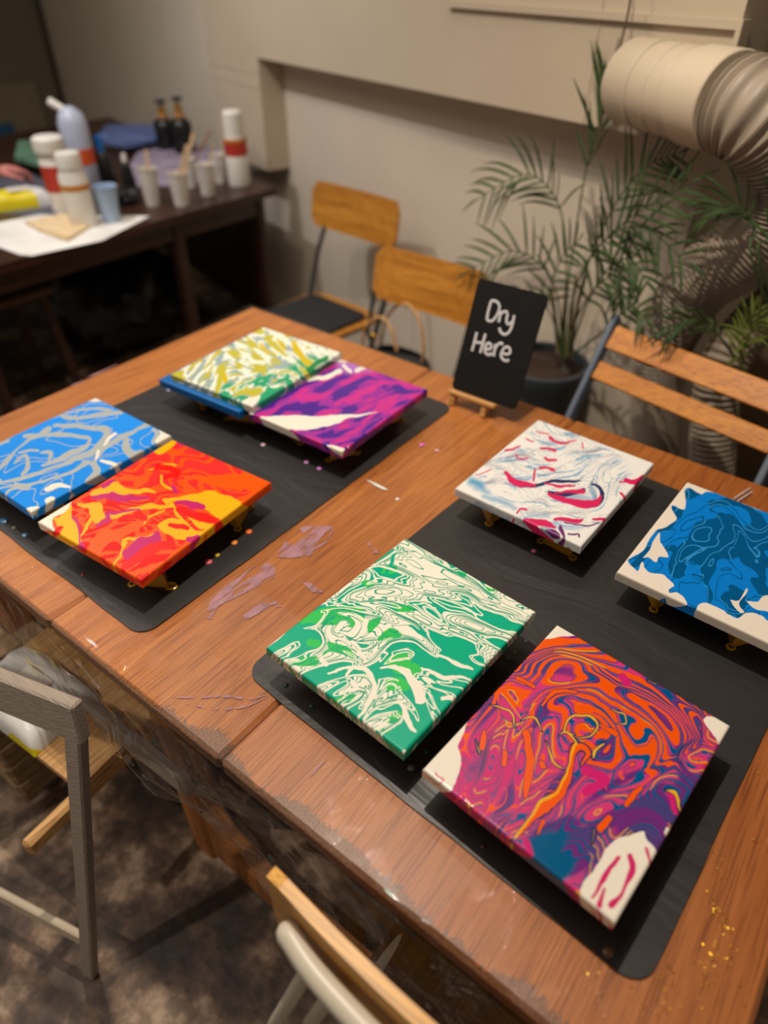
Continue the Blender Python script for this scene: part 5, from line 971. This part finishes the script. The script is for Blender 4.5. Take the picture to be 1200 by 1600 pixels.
# ------------------------------------------------------------------ the dark side table and what stands on it
M_dark = wood('dark_mahogany', (44, 24, 16), (66, 38, 26), axis='Y', rough=.35); DZ = .75
dt = thing('side_table', 'large dark mahogany table by the wall, covered in painting supplies', 'table', (-3.3, 1.6, 0))
MB().prism([(-2.375, 2.314, DZ-.03), (-2.43, .35, DZ-.03), (-4.4, .35, DZ-.03), (-4.4, 2.88, DZ-.03)], (0, 0, .03)).build('tabletop', M_dark, dt)
MB().box((-2.46, 1.35, .68), (.025, 1.85, .078), rz=-.02).build('apron', M_dark, dt)
MB().prism([(-2.42, 2.27, .14), (-3.5, 2.58, .14), (-3.5, 2.58, .718), (-2.42, 2.27, .718)], (0, -.025, 0)).build('side_panel', M_dark, dt)
for x, y, s_ in ((-2.455, 1.80, .05), (-2.45, 2.26, .05), (-2.49, .42, .05), (-4.3, .45, .05), (-4.3, 2.75, .05), (-3.55, 2.55, .05)): MB().box((x, y, .359), (s_, s_, .718), bev=.004).build('leg', M_dark, dt)
def on(u, v, dz=0): p = P(u, v, DZ+dz); return p
M_whpl = mat('white_plastic', (226, 220, 208), rough=.35, var=.04); M_redlab = mat('red_label', (186, 52, 34), rough=.5); M_amb = mat('amber_label', (200, 130, 40), rough=.5); M_blk = mat('black_plastic', (20, 20, 20), rough=.3)
M_bluecap = mat('blue_cap', (24, 110, 190), rough=.4); M_clear = mat('milky_plastic', (222, 214, 204), rough=.3, alpha=.9); M_bluewater = mat('pale_blue_liquid', (120, 158, 196), rough=.2, alpha=.85); M_stick = wood('birch_stick', (206, 172, 126), (226, 196, 154), axis='Z', rough=.6)
M_paper = mat('white_paper', (226, 222, 214), rough=.8); M_orangelab = mat('orange_label', (214, 84, 30), rough=.5); M_kraft = mat('kraft_neck', (176, 124, 70), rough=.6)
def sized(p, px): return px*dep(p)/CAM_F
def bottle(pu, pv, toppx, rpx, label, parts, nm='paint_bottle', grp=None):
    p = on(pu, pv); r = sized(p, rpx)
    # height from the pixel height of the top
    h = .05
    for _ in range(40):
        v = pix(p+np.array([0, 0, h]))[1]; h += (v-toppx)*.0006
    root = thing(nm, label, 'bottle', p, grp)
    bd_ = None
    for name, prof, m in parts:
        o = MB().lathe([(max(a*r, .0001), b*h) for a, b in prof], p, n=24).build(name, m, bd_ if (bd_ and 'label' in name) else root); bd_ = bd_ or o
    return root, p, r, h
bottle(133, 352, 238, 21, 'tall white squeeze bottle with red and orange label, nearest on the side table', [('bottle_body', [(0, 0), (.95, 0), (1, .03), (1, .70), (.8, .78), (.80, .80), (0, .80)], M_whpl), ('label', [(1.0, .52), (1.02, .52), (1.02, .60), (1.0, .60)], M_amb), ('cap', [(0, .80), (.86, .80), (.86, .97), (.8, 1.0), (0, 1.0)], M_whpl)])
bottle(104, 330, 212, 20, 'white bottle with wide round cap behind the tall white squeeze bottle', [('bottle_body', [(0, 0), (.95, 0), (1, .03), (1, .72), (.7, .8), (0, .8)], M_whpl), ('label', [(1.0, .3), (1.02, .3), (1.02, .64), (1.0, .64)], M_redlab), ('cap', [(0, .80), (1.1, .80), (1.15, .84), (1.1, .97), (.9, 1.0), (0, 1.0)], M_whpl)])
rt, p, r, h = bottle(137, 290, 166, 21, 'big milky squeeze bottle with orange label and slanted spout', [('bottle_body', [(0, 0), (.95, 0), (1, .03), (1, .45), (1, .80), (.8, .92), (.3, 1.0), (0, 1.0)], mat('milky_bottle', (176, 182, 200), rough=.35)), ('label', [(1.0, .30), (1.02, .30), (1.02, .50), (1.0, .50)], M_orangelab)])
sp = p+np.array([0, 0, h*.93]); MB().tube([sp, PP(100, 172, sp, -FW*[1, 1, 0]), PP(76, 158, sp, -FW*[1, 1, 0])], [r*.25, r*.25, r*.3], n=10).build('spout', M_whpl, rt)
bottle(375, 288, 172, 17, 'tall white bottle with red and amber label at the right end of the side table', [('bottle_body', [(0, 0), (.95, 0), (1, .03), (1, .62), (.86, .66), (0, .66)], M_whpl), ('label', [(1.0, .42), (1.02, .42), (1.02, .62), (1.0, .62)], M_redlab), ('label', [(1.0, .60), (1.03, .60), (1.03, .65), (1.0, .65)], M_amb), ('cap', [(0, .66), (.86, .66), (.86, .97), (.7, 1.0), (0, 1.0)], M_whpl)])
for (u, v, t, lab) in ((263, 232, 155, 'left one of the two black pump bottles at the wall'), (289, 238, 150, 'right one of the two black pump bottles at the wall')):
    rt, p, r, h = bottle(u, v, t, 16, lab, [('bottle_body', [(0, 0), (.95, 0), (1, .03), (1, .50), (.85, .58), (.4, .64), (0, .64)], M_blk), ('neck_label', [(.42, .58), (.50, .58), (.42, .72), (.30, .72)], M_kraft), ('collar', [(0, .70), (.34, .70), (.34, .86), (0, .86)], mat('gold_collar', (178, 128, 50), rough=.35, metal=.5)), ('pump_stem', [(0, .86), (.14, .86), (.14, .96), (0, .96)], M_blk)], 'pump_bottle', 'black pump bottles')
    q = p+np.array([0, 0, h*.965]); MB().beam(q-RT*r*.5, q+RT*r*.5, r*.35, r*.22, side=FW, bev=.001).build('pump_head', M_blk, rt)
bottle(168, 284, 212, 11, 'small black bottle with bright blue cap', [('bottle_body', [(0, 0), (1.1, 0), (1.2, .05), (1.2, .5), (.6, .66), (0, .66)], M_blk), ('cap', [(0, .66), (.55, .66), (.5, 1.0), (0, 1.0)], M_bluecap)])
bottle(205, 300, 240, 7, 'small dark paint tube lying between the cups and the bottles', [('bottle_body', [(0, 0), (1.5, 0), (1.5, .3), (1.0, .7), (0, .8)], M_blk), ('cap', [(0, .8), (.6, .8), (.5, 1), (0, 1)], M_whpl)], 'paint_tube')
def cup(u, v, toppx, rpx, label, m, sticks, fill=None, grp='plastic cups of paint'):
    p = on(u, v); r = sized(p, rpx); h = .05
    for _ in range(40): h += (pix(p+np.array([0, 0, h]))[1]-toppx)*.0006
    root = thing('paint_cup', label, 'cup', p, grp)
    MB().lathe([(.0001, 0), (r*.72, 0), (r, h), (r*1.04, h), (r*1.04, h*.97), (r*.95, h*.96), (r*.69, .004), (.0001, .004)], p, n=24).build('cup_body', m, root)
    MB().lathe([(.0001, .005), (r*.68, .005), (r*.86, h*.55), (.0001, h*.56)], p, n=20).build('paint_fill', fill or M_whpl, root)
    return root, p, r, h
rs_ = {}
for (u, v, t, rp_, lab, fl) in ((240, 320, 262, 15, 'left plastic cup with white paint and a wooden stick', None), (285, 320, 270, 16, 'middle plastic cup of white paint with two sticks', None), (326, 304, 256, 15, 'right plastic cup of white paint with sticks', None), (175, 346, 290, 18, 'milky cup half full of pale blue liquid beside the tall bottle', M_bluewater), (300, 292, 248, 11, 'small cup behind the middle and right cups', None), (345, 285, 240, 12, 'clear cup just left of the tall bottle at the right end', None)):
    rs_[u] = cup(u, v, t, rp_, lab, M_clear if fl is None else mat('pale_blue_plastic', (168, 190, 216), rough=.3), 1, fl)
def stick(cu, du, lab, u1, v1, m=M_stick, w=.010):
    rt, p, r, h = rs_[cu]; a = p+np.array([0, 0, h*.58])+RT*du*r; b = PP(u1, v1, a, -FW*[1, 1, 0]); 
    tag(MB().beam(a, b, w, .0022, side=RT, bev=.0006).build('craft_stick', m), lab, 'craft stick', 'wooden craft sticks standing in the cups')
stick(240, 0, 'craft stick in the left paint cup', 228, 234, w=.014); stick(285, .2, 'broad craft stick leaning right in the middle paint cup', 302, 208, w=.014); stick(285, -.3, 'pale craft stick in the middle paint cup leaning behind the broad one', 292, 226, w=.012)
stick(326, 0, 'craft stick in the right paint cup', 334, 226, w=.008); stick(300, 0, 'reddish craft stick in the small back cup', 329, 204, wood('reddish_stick', (150, 96, 64), (170, 112, 78), axis='Z'), .008)
def sheetp(px, dz, h, nm, m, label, cat, grp=None):
    w = [on(u, v, dz) for u, v in px]; return tag(MB().prism(w, (0, 0, h)).build(nm, m), label, cat, grp)
sheetp([(-40, 355), (60, 336), (234, 338), (160, 376), (50, 400), (30, 398), (-40, 372)], .0005, .001, 'paper_sheet', M_paper, 'white paper sheet on the near corner of the side table', 'paper')
sheetp([(40, 350), (100, 338), (148, 352), (105, 378), (60, 362)], .002, .012, 'wooden_palette', wood('pale_bamboo', (222, 192, 144), (236, 212, 170), axis='X', rough=.6), 'stack of pale wooden sheets lying on the white paper', 'wood sheets')
sheetp([(200, 262), (225, 222), (340, 232), (350, 262), (300, 290), (215, 292)], .0006, .002, 'patterned_paper', mat('lilac_pattern_paper', (150, 138, 156), rough=.7, var=.35, scale=30), 'lilac patterned paper under the cups', 'paper')
sheetp([(-30, 330), (-30, 275), (60, 272), (110, 300), (110, 336), (60, 340)], .0004, .001, 'grey_sheet', mat('grey_sheet_plastic', (86, 86, 98), rough=.6), 'grey plastic sheet under the wipes packet', 'sheet')
# black tray with the green painting
tag(MB().prism([on(28, 262), on(95, 296), on(112, 262), on(100, 238), on(28, 232)], (0, 0, .014)).build('tray', M_blk), 'black tray under the green painting on the side table', 'tray')
sheetp([(24, 252), (30, 226), (95, 222), (112, 245), (95, 270)], .045, .018, 'green_painting', mat('green_pour', (96, 132, 106), rough=.5, var=.3, scale=10), 'green painting on the black tray, far left on the side table', 'painting')
for (u, v) in ((52, 258), (96, 256)): 
    p = on(u, v, .0142); c = MB().lathe([(.02, 0), (.004, .030), (.0001, .0305)], p, n=6); tag(c.build('cone_stand', M_yel), 'yellow cone stand under the green painting, %s one' % ('left' if u < 70 else 'right'), 'painting stand')
sheetp([(150, 222), (168, 200), (250, 200), (248, 222), (200, 232)], .03, .018, 'blue_painting', mat('blue_pour', (92, 110, 160), rough=.5, var=.4, scale=10), 'pale blue painting lying at the back of the side table', 'painting')
sheetp([(152, 228), (168, 212), (240, 212), (232, 221), (190, 234)], .001, .028, 'white_canvas', M_paper, 'plain white canvas under the pale blue painting', 'canvas')
# crumpled black gloves
def lump(c, s, nm, m, seed, label, cat, n=40, amp=.3, clipz=None):
    mb = MB(); vs_ = []; fs = []; k = n//2
    for i in range(k+1):
        for j in range(n):
            t, f_ = math.pi*i/k, 2*math.pi*j/n; d = np.array([math.sin(t)*math.cos(f_), math.sin(t)*math.sin(f_), math.cos(t)]); vs_.append(d)
    d = np.array(vs_); rr = 1+amp*fbm(d[:, 0]*2.2+d[:, 2]*1.7+9, d[:, 1]*2.2-d[:, 2]*1.3+9, seed, 4); v = d*rr[:, None]*np.array(s); z0 = c[2]
    v = v+np.array(c)+np.array([0, 0, s[2]]); v[:, 2] = np.maximum(v[:, 2], z0+.0005)
    fs = [(i*n+j, (i+1)*n+j, (i+1)*n+(j+1) % n, i*n+(j+1) % n) for i in range(k) for j in range(n)]
    return tag(mb.add(v, fs, True).build(nm, m), label, cat)
lump(on(192, 318), (.05, .07, .03), 'nitrile_glove', M_blk, 3, 'crumpled black gloves between the blue cup and the left paint cup', 'gloves', amp=.9)
lump(on(402, 268), (.05, .07, .05), 'plastic_bag', M_film, 5, 'clear plastic bag at the far end of the side table by the wall', 'plastic bag', amp=.8)
# wipes packet
def packet(c, ux, uy, L_, W_, H_, label, seed, wave=0.0):
    root = thing('wipes_packet', label, 'packet', c); n = 34; a = np.linspace(-1, 1, n); X, Y = np.meshgrid(a, a); e = np.clip((1-np.abs(X)**6)*(1-np.abs(Y)**5), 0, 1)**.5
    h = H_*e*(1+.18*fbm(X*2.4+5, Y*2.4+5, seed, 3)); ux, uy = np.array(ux), np.array(uy)
    top = c+X[..., None]*ux*L_/2+Y[..., None]*uy*W_/2+np.stack([0*X, 0*X, h+.001], -1); bot = top.copy(); bot[..., 2] = c[2]+.0005
    idx = np.arange(n*n).reshape(n, n); q = [tuple(t) for t in np.stack([idx[:-1, :-1], idx[:-1, 1:], idx[1:, 1:], idx[1:, :-1]], -1).reshape(-1, 4)]
    allv = np.r_[top.reshape(-1, 3), bot.reshape(-1, 3)]; per = [tuple(x+n*n for x in reversed(t)) for t in q]
    edge = [(idx[0, j], idx[0, j+1]) for j in range(n-1)]+[(idx[i, -1], idx[i+1, -1]) for i in range(n-1)]+[(idx[-1, j+1], idx[-1, j]) for j in range(n-1)][::-1]+[(idx[i+1, 0], idx[i, 0]) for i in range(n-1)]
    mb = MB().add(allv, q+per+[(a_, a_+n*n, b_+n*n, b_) for a_, b_ in edge], True)
    me_o = mb.build('packet_body', M_wipes, root, fixn=True); lid = MB().box(c+np.array([0, 0, H_*1.02+.003])+ux*L_*.06, (L_*.34, W_*.42, .006), rz=math.atan2(ux[1], ux[0]), bev=.002); lid.build('lid', M_whpl, root); return root
def wipes_mat(th):
    m, nt, b = newmat('yellow_white_packet'); N = nt.nodes; L = nt.links; tc = N.new('ShaderNodeTexCoord'); n = N.new('ShaderNodeTexNoise'); n.inputs['Scale'].default_value = 7; n.inputs['Detail'].default_value = 1; L.new(tc.outputs['Object'], n.inputs['Vector'])
    sp_ = N.new('ShaderNodeSeparateXYZ'); L.new(tc.outputs['Object'], sp_.inputs[0]); a = N.new('ShaderNodeMath'); a.operation = 'MULTIPLY_ADD'; L.new(sp_.outputs['Y'], a.inputs[0]); a.inputs[1].default_value = 5.0; L.new(n.outputs['Fac'], a.inputs[2])
    r = N.new('ShaderNodeValToRGB'); r.color_ramp.interpolation = 'CONSTANT'; e = r.color_ramp.elements; e[0].color = lin((226, 206, 20)); e[1].position = th; e[1].color = lin((222, 220, 216)); L.new(a.outputs[0], r.inputs[0]); L.new(r.outputs[0], b.inputs['Base Color']); b.inputs['Roughness'].default_value = .3; return m
M_wipes = wipes_mat(.62)
packet(on(30, 322), (.35, .94, 0), (-.94, .35, 0), .26, .13, .06, 'yellow and white wipes packet on the side table', 3)
# a hand coming in from the left
def person_hand():
    M_skin = mat('skin', (196, 120, 108), rough=.5, var=.08, sub=.1)
    w = on(-6, 268, .10); d = np.array([.30, .94, -.05]); d /= np.linalg.norm(d)      # wrist to finger tips
    sd = np.array([.94, -.30, .1]); sd /= np.linalg.norm(sd); up = np.cross(sd, d)
    V = []; E = []; R = []
    def add(p, r, par=None):
        V.append(tuple(p)); R.append(r); 
        if par is not None: E.append((par, len(V)-1))
        return len(V)-1
    a = add(w, .026); b = add(w-d*.14+up*.03, .034, a); add(w-d*.28+up*.06, .040, b); pm = add(w+d*.045, .030, a)
    for k, (o, ln, cu) in enumerate(((-.030, .062, .9), (-.010, .074, .8), (.012, .070, .75), (.032, .056, .7))):
        kn = add(w+d*.085+sd*o, .013, pm); dr = d*math.cos(cu*.6)-up*math.sin(cu*.6); m1 = V[kn]+dr*ln*.5; i1 = add(m1, .0095, kn)
        dr = d*math.cos(cu*1.5)-up*math.sin(cu*1.5); i2 = add(np.array(m1)+dr*ln*.32, .0085, i1); dr = d*math.cos(cu*2)-up*math.sin(cu*2); add(np.array(V[i2])+dr*ln*.28, .0075, i2)
    t0 = add(w+d*.03+sd*.034-up*.01, .015, a); t1 = add(w+d*.065+sd*.055-up*.022, .011, t0); add(w+d*.092+sd*.056-up*.034, .009, t1)
    me = bpy.data.meshes.new('person'); me.from_pydata([tuple(np.array(v)-w) for v in V], E, []); o = bpy.data.objects.new('person', me); scene.collection.objects.link(o); o.location = tuple(w); me.materials.append(M_skin)
    sk = o.modifiers.new('skin', 'SKIN'); 
    for i, v in enumerate(me.skin_vertices[0].data if me.skin_vertices else []): v.radius = (R[i], R[i]*.85)
    if not me.skin_vertices:
        bpy.context.view_layer.objects.active = o; bpy.context.view_layer.update()
    o['R'] = R; s2 = o.modifiers.new('smooth', 'SUBSURF'); s2.levels = 2; s2.render_levels = 2; sk.use_smooth_shade = True
    return tag(o, 'person reaching in from the left, only a pink hand above the side table in view', 'person')
hand = person_hand()
if not hand.data.skin_vertices:
    hand.data.attributes  # layer is made by the operator below
    with bpy.context.temp_override(object=hand, active_object=hand): 
        try: bpy.ops.mesh.customdata_skin_add()
        except Exception as ex: print('skin', ex)
if hand.data.skin_vertices:
    for i, v in enumerate(hand.data.skin_vertices[0].data): v.radius = (hand['R'][i], hand['R'][i]*.85)
    hand.data.skin_vertices[0].data[0].use_root = True
del hand['R']
# poster on the left wall, below the corner
pl = PP(6, 200, c0+LD*.001, np.cross(LD, [0, 0, 1])); pn = np.cross(LD, [0, 0, 1]); pn = pn if np.dot(pn, -pl) > 0 else -pn
ps = MB().beam(pl+pn*.02-LD*.10+np.array([0, 0, -.25]), pl+pn*.02-LD*.10+np.array([0, 0, .30]), .45, .02, side=LD)
post = thing('display_board', 'pale board with a blue square by the left wall', 'board', pl); ps.build('panel', mat('pale_board', (134, 122, 98), rough=.7), post)
q_ = PP(6, 216, pl+pn*.032, pn); MB().beam(q_-np.array([0, 0, .10]), q_+np.array([0, 0, .10]), .20, .002, side=LD).build('blue_square', mat('blue_print', (40, 90, 130), rough=.6), post)
# black rubbish bag and dark stool under the side table
lump((-3.05, 1.80, 0), (.26, .34, .26), 'rubbish_bag', mat('black_bin_liner', (16, 15, 15), rough=.35, bump=.6, bscale=14), 8, 'black rubbish bag on the floor under the side table', 'bag', amp=.35)
sc = P(40, 440, .55); stl = thing('wooden_stool', 'dark wooden stool with brown seat at the left edge in front of the side table', 'stool', (sc[0], sc[1], 0))
MB().box((sc[0]-.06, sc[1]-.12, .53), (.34, .34, .035), bev=.008).build('seat', wood('brown_stool', (74, 52, 28), (100, 72, 42), axis='X'), stl)
for x in (-.13, .13):
    for y in (-.13, .13): MB().beam((sc[0]-.06+x, sc[1]-.12+y, .512), (sc[0]-.06+x*1.25, sc[1]-.12+y*1.25, .004), .035, .035, side=(1, 0, 0), bev=.003).build('leg', M_dark, stl)
# ------------------------------------------------------------------ grey folding chair in the left foreground
M_greyp = mat('grey_painted_wood', (158, 144, 130), rough=.6, var=.10, scale=14, stretch=(1, 14, 14), bump=.5, bscale=30); M_pale = wood('pale_chair_wood', (190, 142, 84), (214, 168, 108), axis='Y', rough=.5)
ra, rb = P(128, 1120, .775), P(-2, 1066, .775); rd = (rb-ra)/np.linalg.norm(rb-ra); re_ = ra+rd*.46
gch = thing('folding_chair', 'grey painted wooden chair with a pale seat at the near left of the table', 'chair', (ra+re_)/2*np.array([1, 1, 0]))
lf = P(141, 1520, .008)
tilt_v = (P(113, 1150, .74)-lf); tilt_v /= np.linalg.norm(tilt_v); 
MB().beam(ra-tilt_v*.012, re_-tilt_v*.020, .072, .020, side=tilt_v, bev=.003).build('backrest', M_greyp, gch)
shift = rd*.44
for k in (0, 1):
    o_ = shift*k; a = lf+o_; b = ra-rd*-.012+o_*.97-tilt_v*.027; MB().beam(a, b, .028, .020, side=rd, bev=.003).build('leg', M_greyp, gch)
tt = .17; g0 = lf+(ra-lf)*tt+rd*.012; MB().beam(g0, g0+rd*.42, .030, .014, side=tilt_v, bev=.003).build('rung', mat('cream_rung', (196, 180, 156), rough=.6), gch)
sz = .43; s0, s1, s2_, s3 = P(190, 1168, sz), P(100, 1192, sz), P(100, 1192, sz), P(60, 1150, sz)
A0 = P(189, 1168, sz); A1 = P(137, 1218, sz)
fwd = (A0-A1)/np.linalg.norm(A0-A1); lftv = P(50, 1150, sz)-A1; lftv /= np.linalg.norm(lftv)
MB().prism([A1-fwd*.02, A1+fwd*.36, A1+fwd*.36+lftv*.36, A1-fwd*.02+lftv*.36][::1], (0, 0, -.018)).build('seat', M_pale, gch)
for k in (0, 1): 
    o_ = lftv*.335*k+lftv*.010; MB().beam(A1-fwd*.13+o_+np.array([0, 0, -.038]), A1+fwd*.36+o_+np.array([0, 0, -.038]), .036, .022, side=(0, 0, 1), bev=.006).build('seat_rail', M_pale, gch)
b0 = P(131, 1122, .465); b1 = b0+np.array([.26, .03, 0]); MB().beam(b0+np.array([0, .02, 0]), b1, .060, .018, side=(0, 0, 1), bev=.003).build('stretcher', M_greyp, gch)
for k in (0, 1):
    h_ = b0+np.array([.02+.22*k, .045, -.03]); MB().beam(h_, (h_[0]-.03, h_[1]+.16, .006), .028, .018, side=(1, 0, 0), bev=.003).build('leg', M_greyp, gch)
pk_ = P(62, 1105, sz+.001); pk_[2] = sz+.0005
M_wipes = wipes_mat(.30)
pk2 = P(52, 1094, sz); pk2[2] = sz+.0006
packet(pk2, tuple(-lftv), tuple(fwd), .22, .15, .055, 'yellow and white packet lying on the seat of the grey chair', 9)
# tan basket beyond it, seen through the plastic
bk_ = P(22, 1000, .30); bsk = thing('wicker_basket', 'tan woven basket under the left end of the table', 'basket', (bk_[0], bk_[1], 0)); wv_ = MB()
W_ = .17
for i in range(9):
    for s_ in (-1, 1):
        wv_.box((bk_[0], bk_[1]+s_*W_, .02+i*.035), (2*W_, .008+.004*(i % 2), .030), bev=.003); wv_.box((bk_[0]+s_*W_, bk_[1], .02+i*.035), (.008+.004*(i % 2), 2*W_, .030), bev=.003)
M_wick = mat('tan_wicker', (150, 122, 88), rough=.7, var=.25, scale=30); wv_.build('basket_side', M_wick, bsk); lidb = MB()
for i in range(6):
    for j in range(6): lidb.box((bk_[0]-.142+i*.057, bk_[1]-.142+j*.057, .322+.004*((i+j) % 2)), (.052, .052, .010), bev=.003)
lidb.build('basket_lid', M_wick, bsk)
# ------------------------------------------------------------------ chair at the bottom of the picture
M_ply2 = wood('pale_plywood', (210, 146, 54), (232, 174, 80), axis='X', rough=.4); M_cream = mat('cream_steel_tube', (214, 204, 184), rough=.35, var=.03)
t0_ = P(418, 1362, .82); xr = t0_[0]+.42; fch = thing('plywood_chair', 'chair with pale plywood backrest and cream steel tubes, at the bottom of the photo', 'chair', (t0_[0]+.21, t0_[1]+.15, 0))
v, f = ply_panel(.42, .17, .0135, -.012, .006); v = v+np.array([t0_[0]+.21, t0_[1]+.004, .82-.17]); MB().add(v, f).build('backrest', M_ply2, fch)
cr = [(t0_[0]+.030+.012, t0_[1]-.020, .775), (t0_[0]+.10, t0_[1]-.031, .775), (t0_[0]+.21, t0_[1]-.036, .775), (t0_[0]+.32, t0_[1]-.031, .775), (xr-.042, t0_[1]-.020, .775)]
c_ = catmull(cr, 8); rad = np.full(len(c_), .0125); e_ = c_[0]-c_[1]; e_ /= np.linalg.norm(e_); g_ = c_[-1]-c_[-2]; g_ /= np.linalg.norm(g_)
c_ = np.vstack([c_[0]+e_*.011, c_[0]+e_*.007, c_, c_[-1]+g_*.007, c_[-1]+g_*.011]); rad = np.r_[.003, .0095, rad, .0095, .003]
MB().tube(c_, rad, n=16).build('back_bar', M_cream, fch)
for s_ in (0, 1):
    mir = lambda p: np.array([2*(t0_[0]+.21)-p[0], p[1], p[2]]) if s_ else np.array(p)
    p1 = P(492, 1500, .765); p1[1] = t0_[1]-.026; p2 = P(430, 1600, .62); q1_ = p1+(p2-p1)/(p2[2]-p1[2])*(.008-p1[2])*1.0; q1_ = p1+(q1_-p1); q1_ = np.array([p1[0]+(q1_[0]-p1[0])*.35, p1[1]+(q1_[1]-p1[1])*.35, .008])
    MB().tube([mir(p1), mir(p1+(p2-p1)*.999), mir(q1_+np.array([-.03, -.03, 0]))], .0085, n=12).build('rear_leg', M_cream, fch)
    r1_ = P(530, 1535, .765); r1_[1] = t0_[1]-.028; r2_ = P(484, 1600, .66); MB().tube([mir(r1_), mir(r2_), mir((r2_[0]-.01, t0_[1]+.02, .47)), mir((r2_[0]-.01, t0_[1]+.36, .445)), mir((r2_[0]-.01, t0_[1]+.38, .008))], .0085, n=12).build('front_leg', M_cream, fch)
sx0 = t0_[0]+.03; MB().box(((sx0+xr-.03)/2, t0_[1]+.21, .462), (.30, .36, .012), bev=.005).build('seat', wood('brown_seat', (92, 60, 30), (120, 82, 44), axis='Y'), fch)
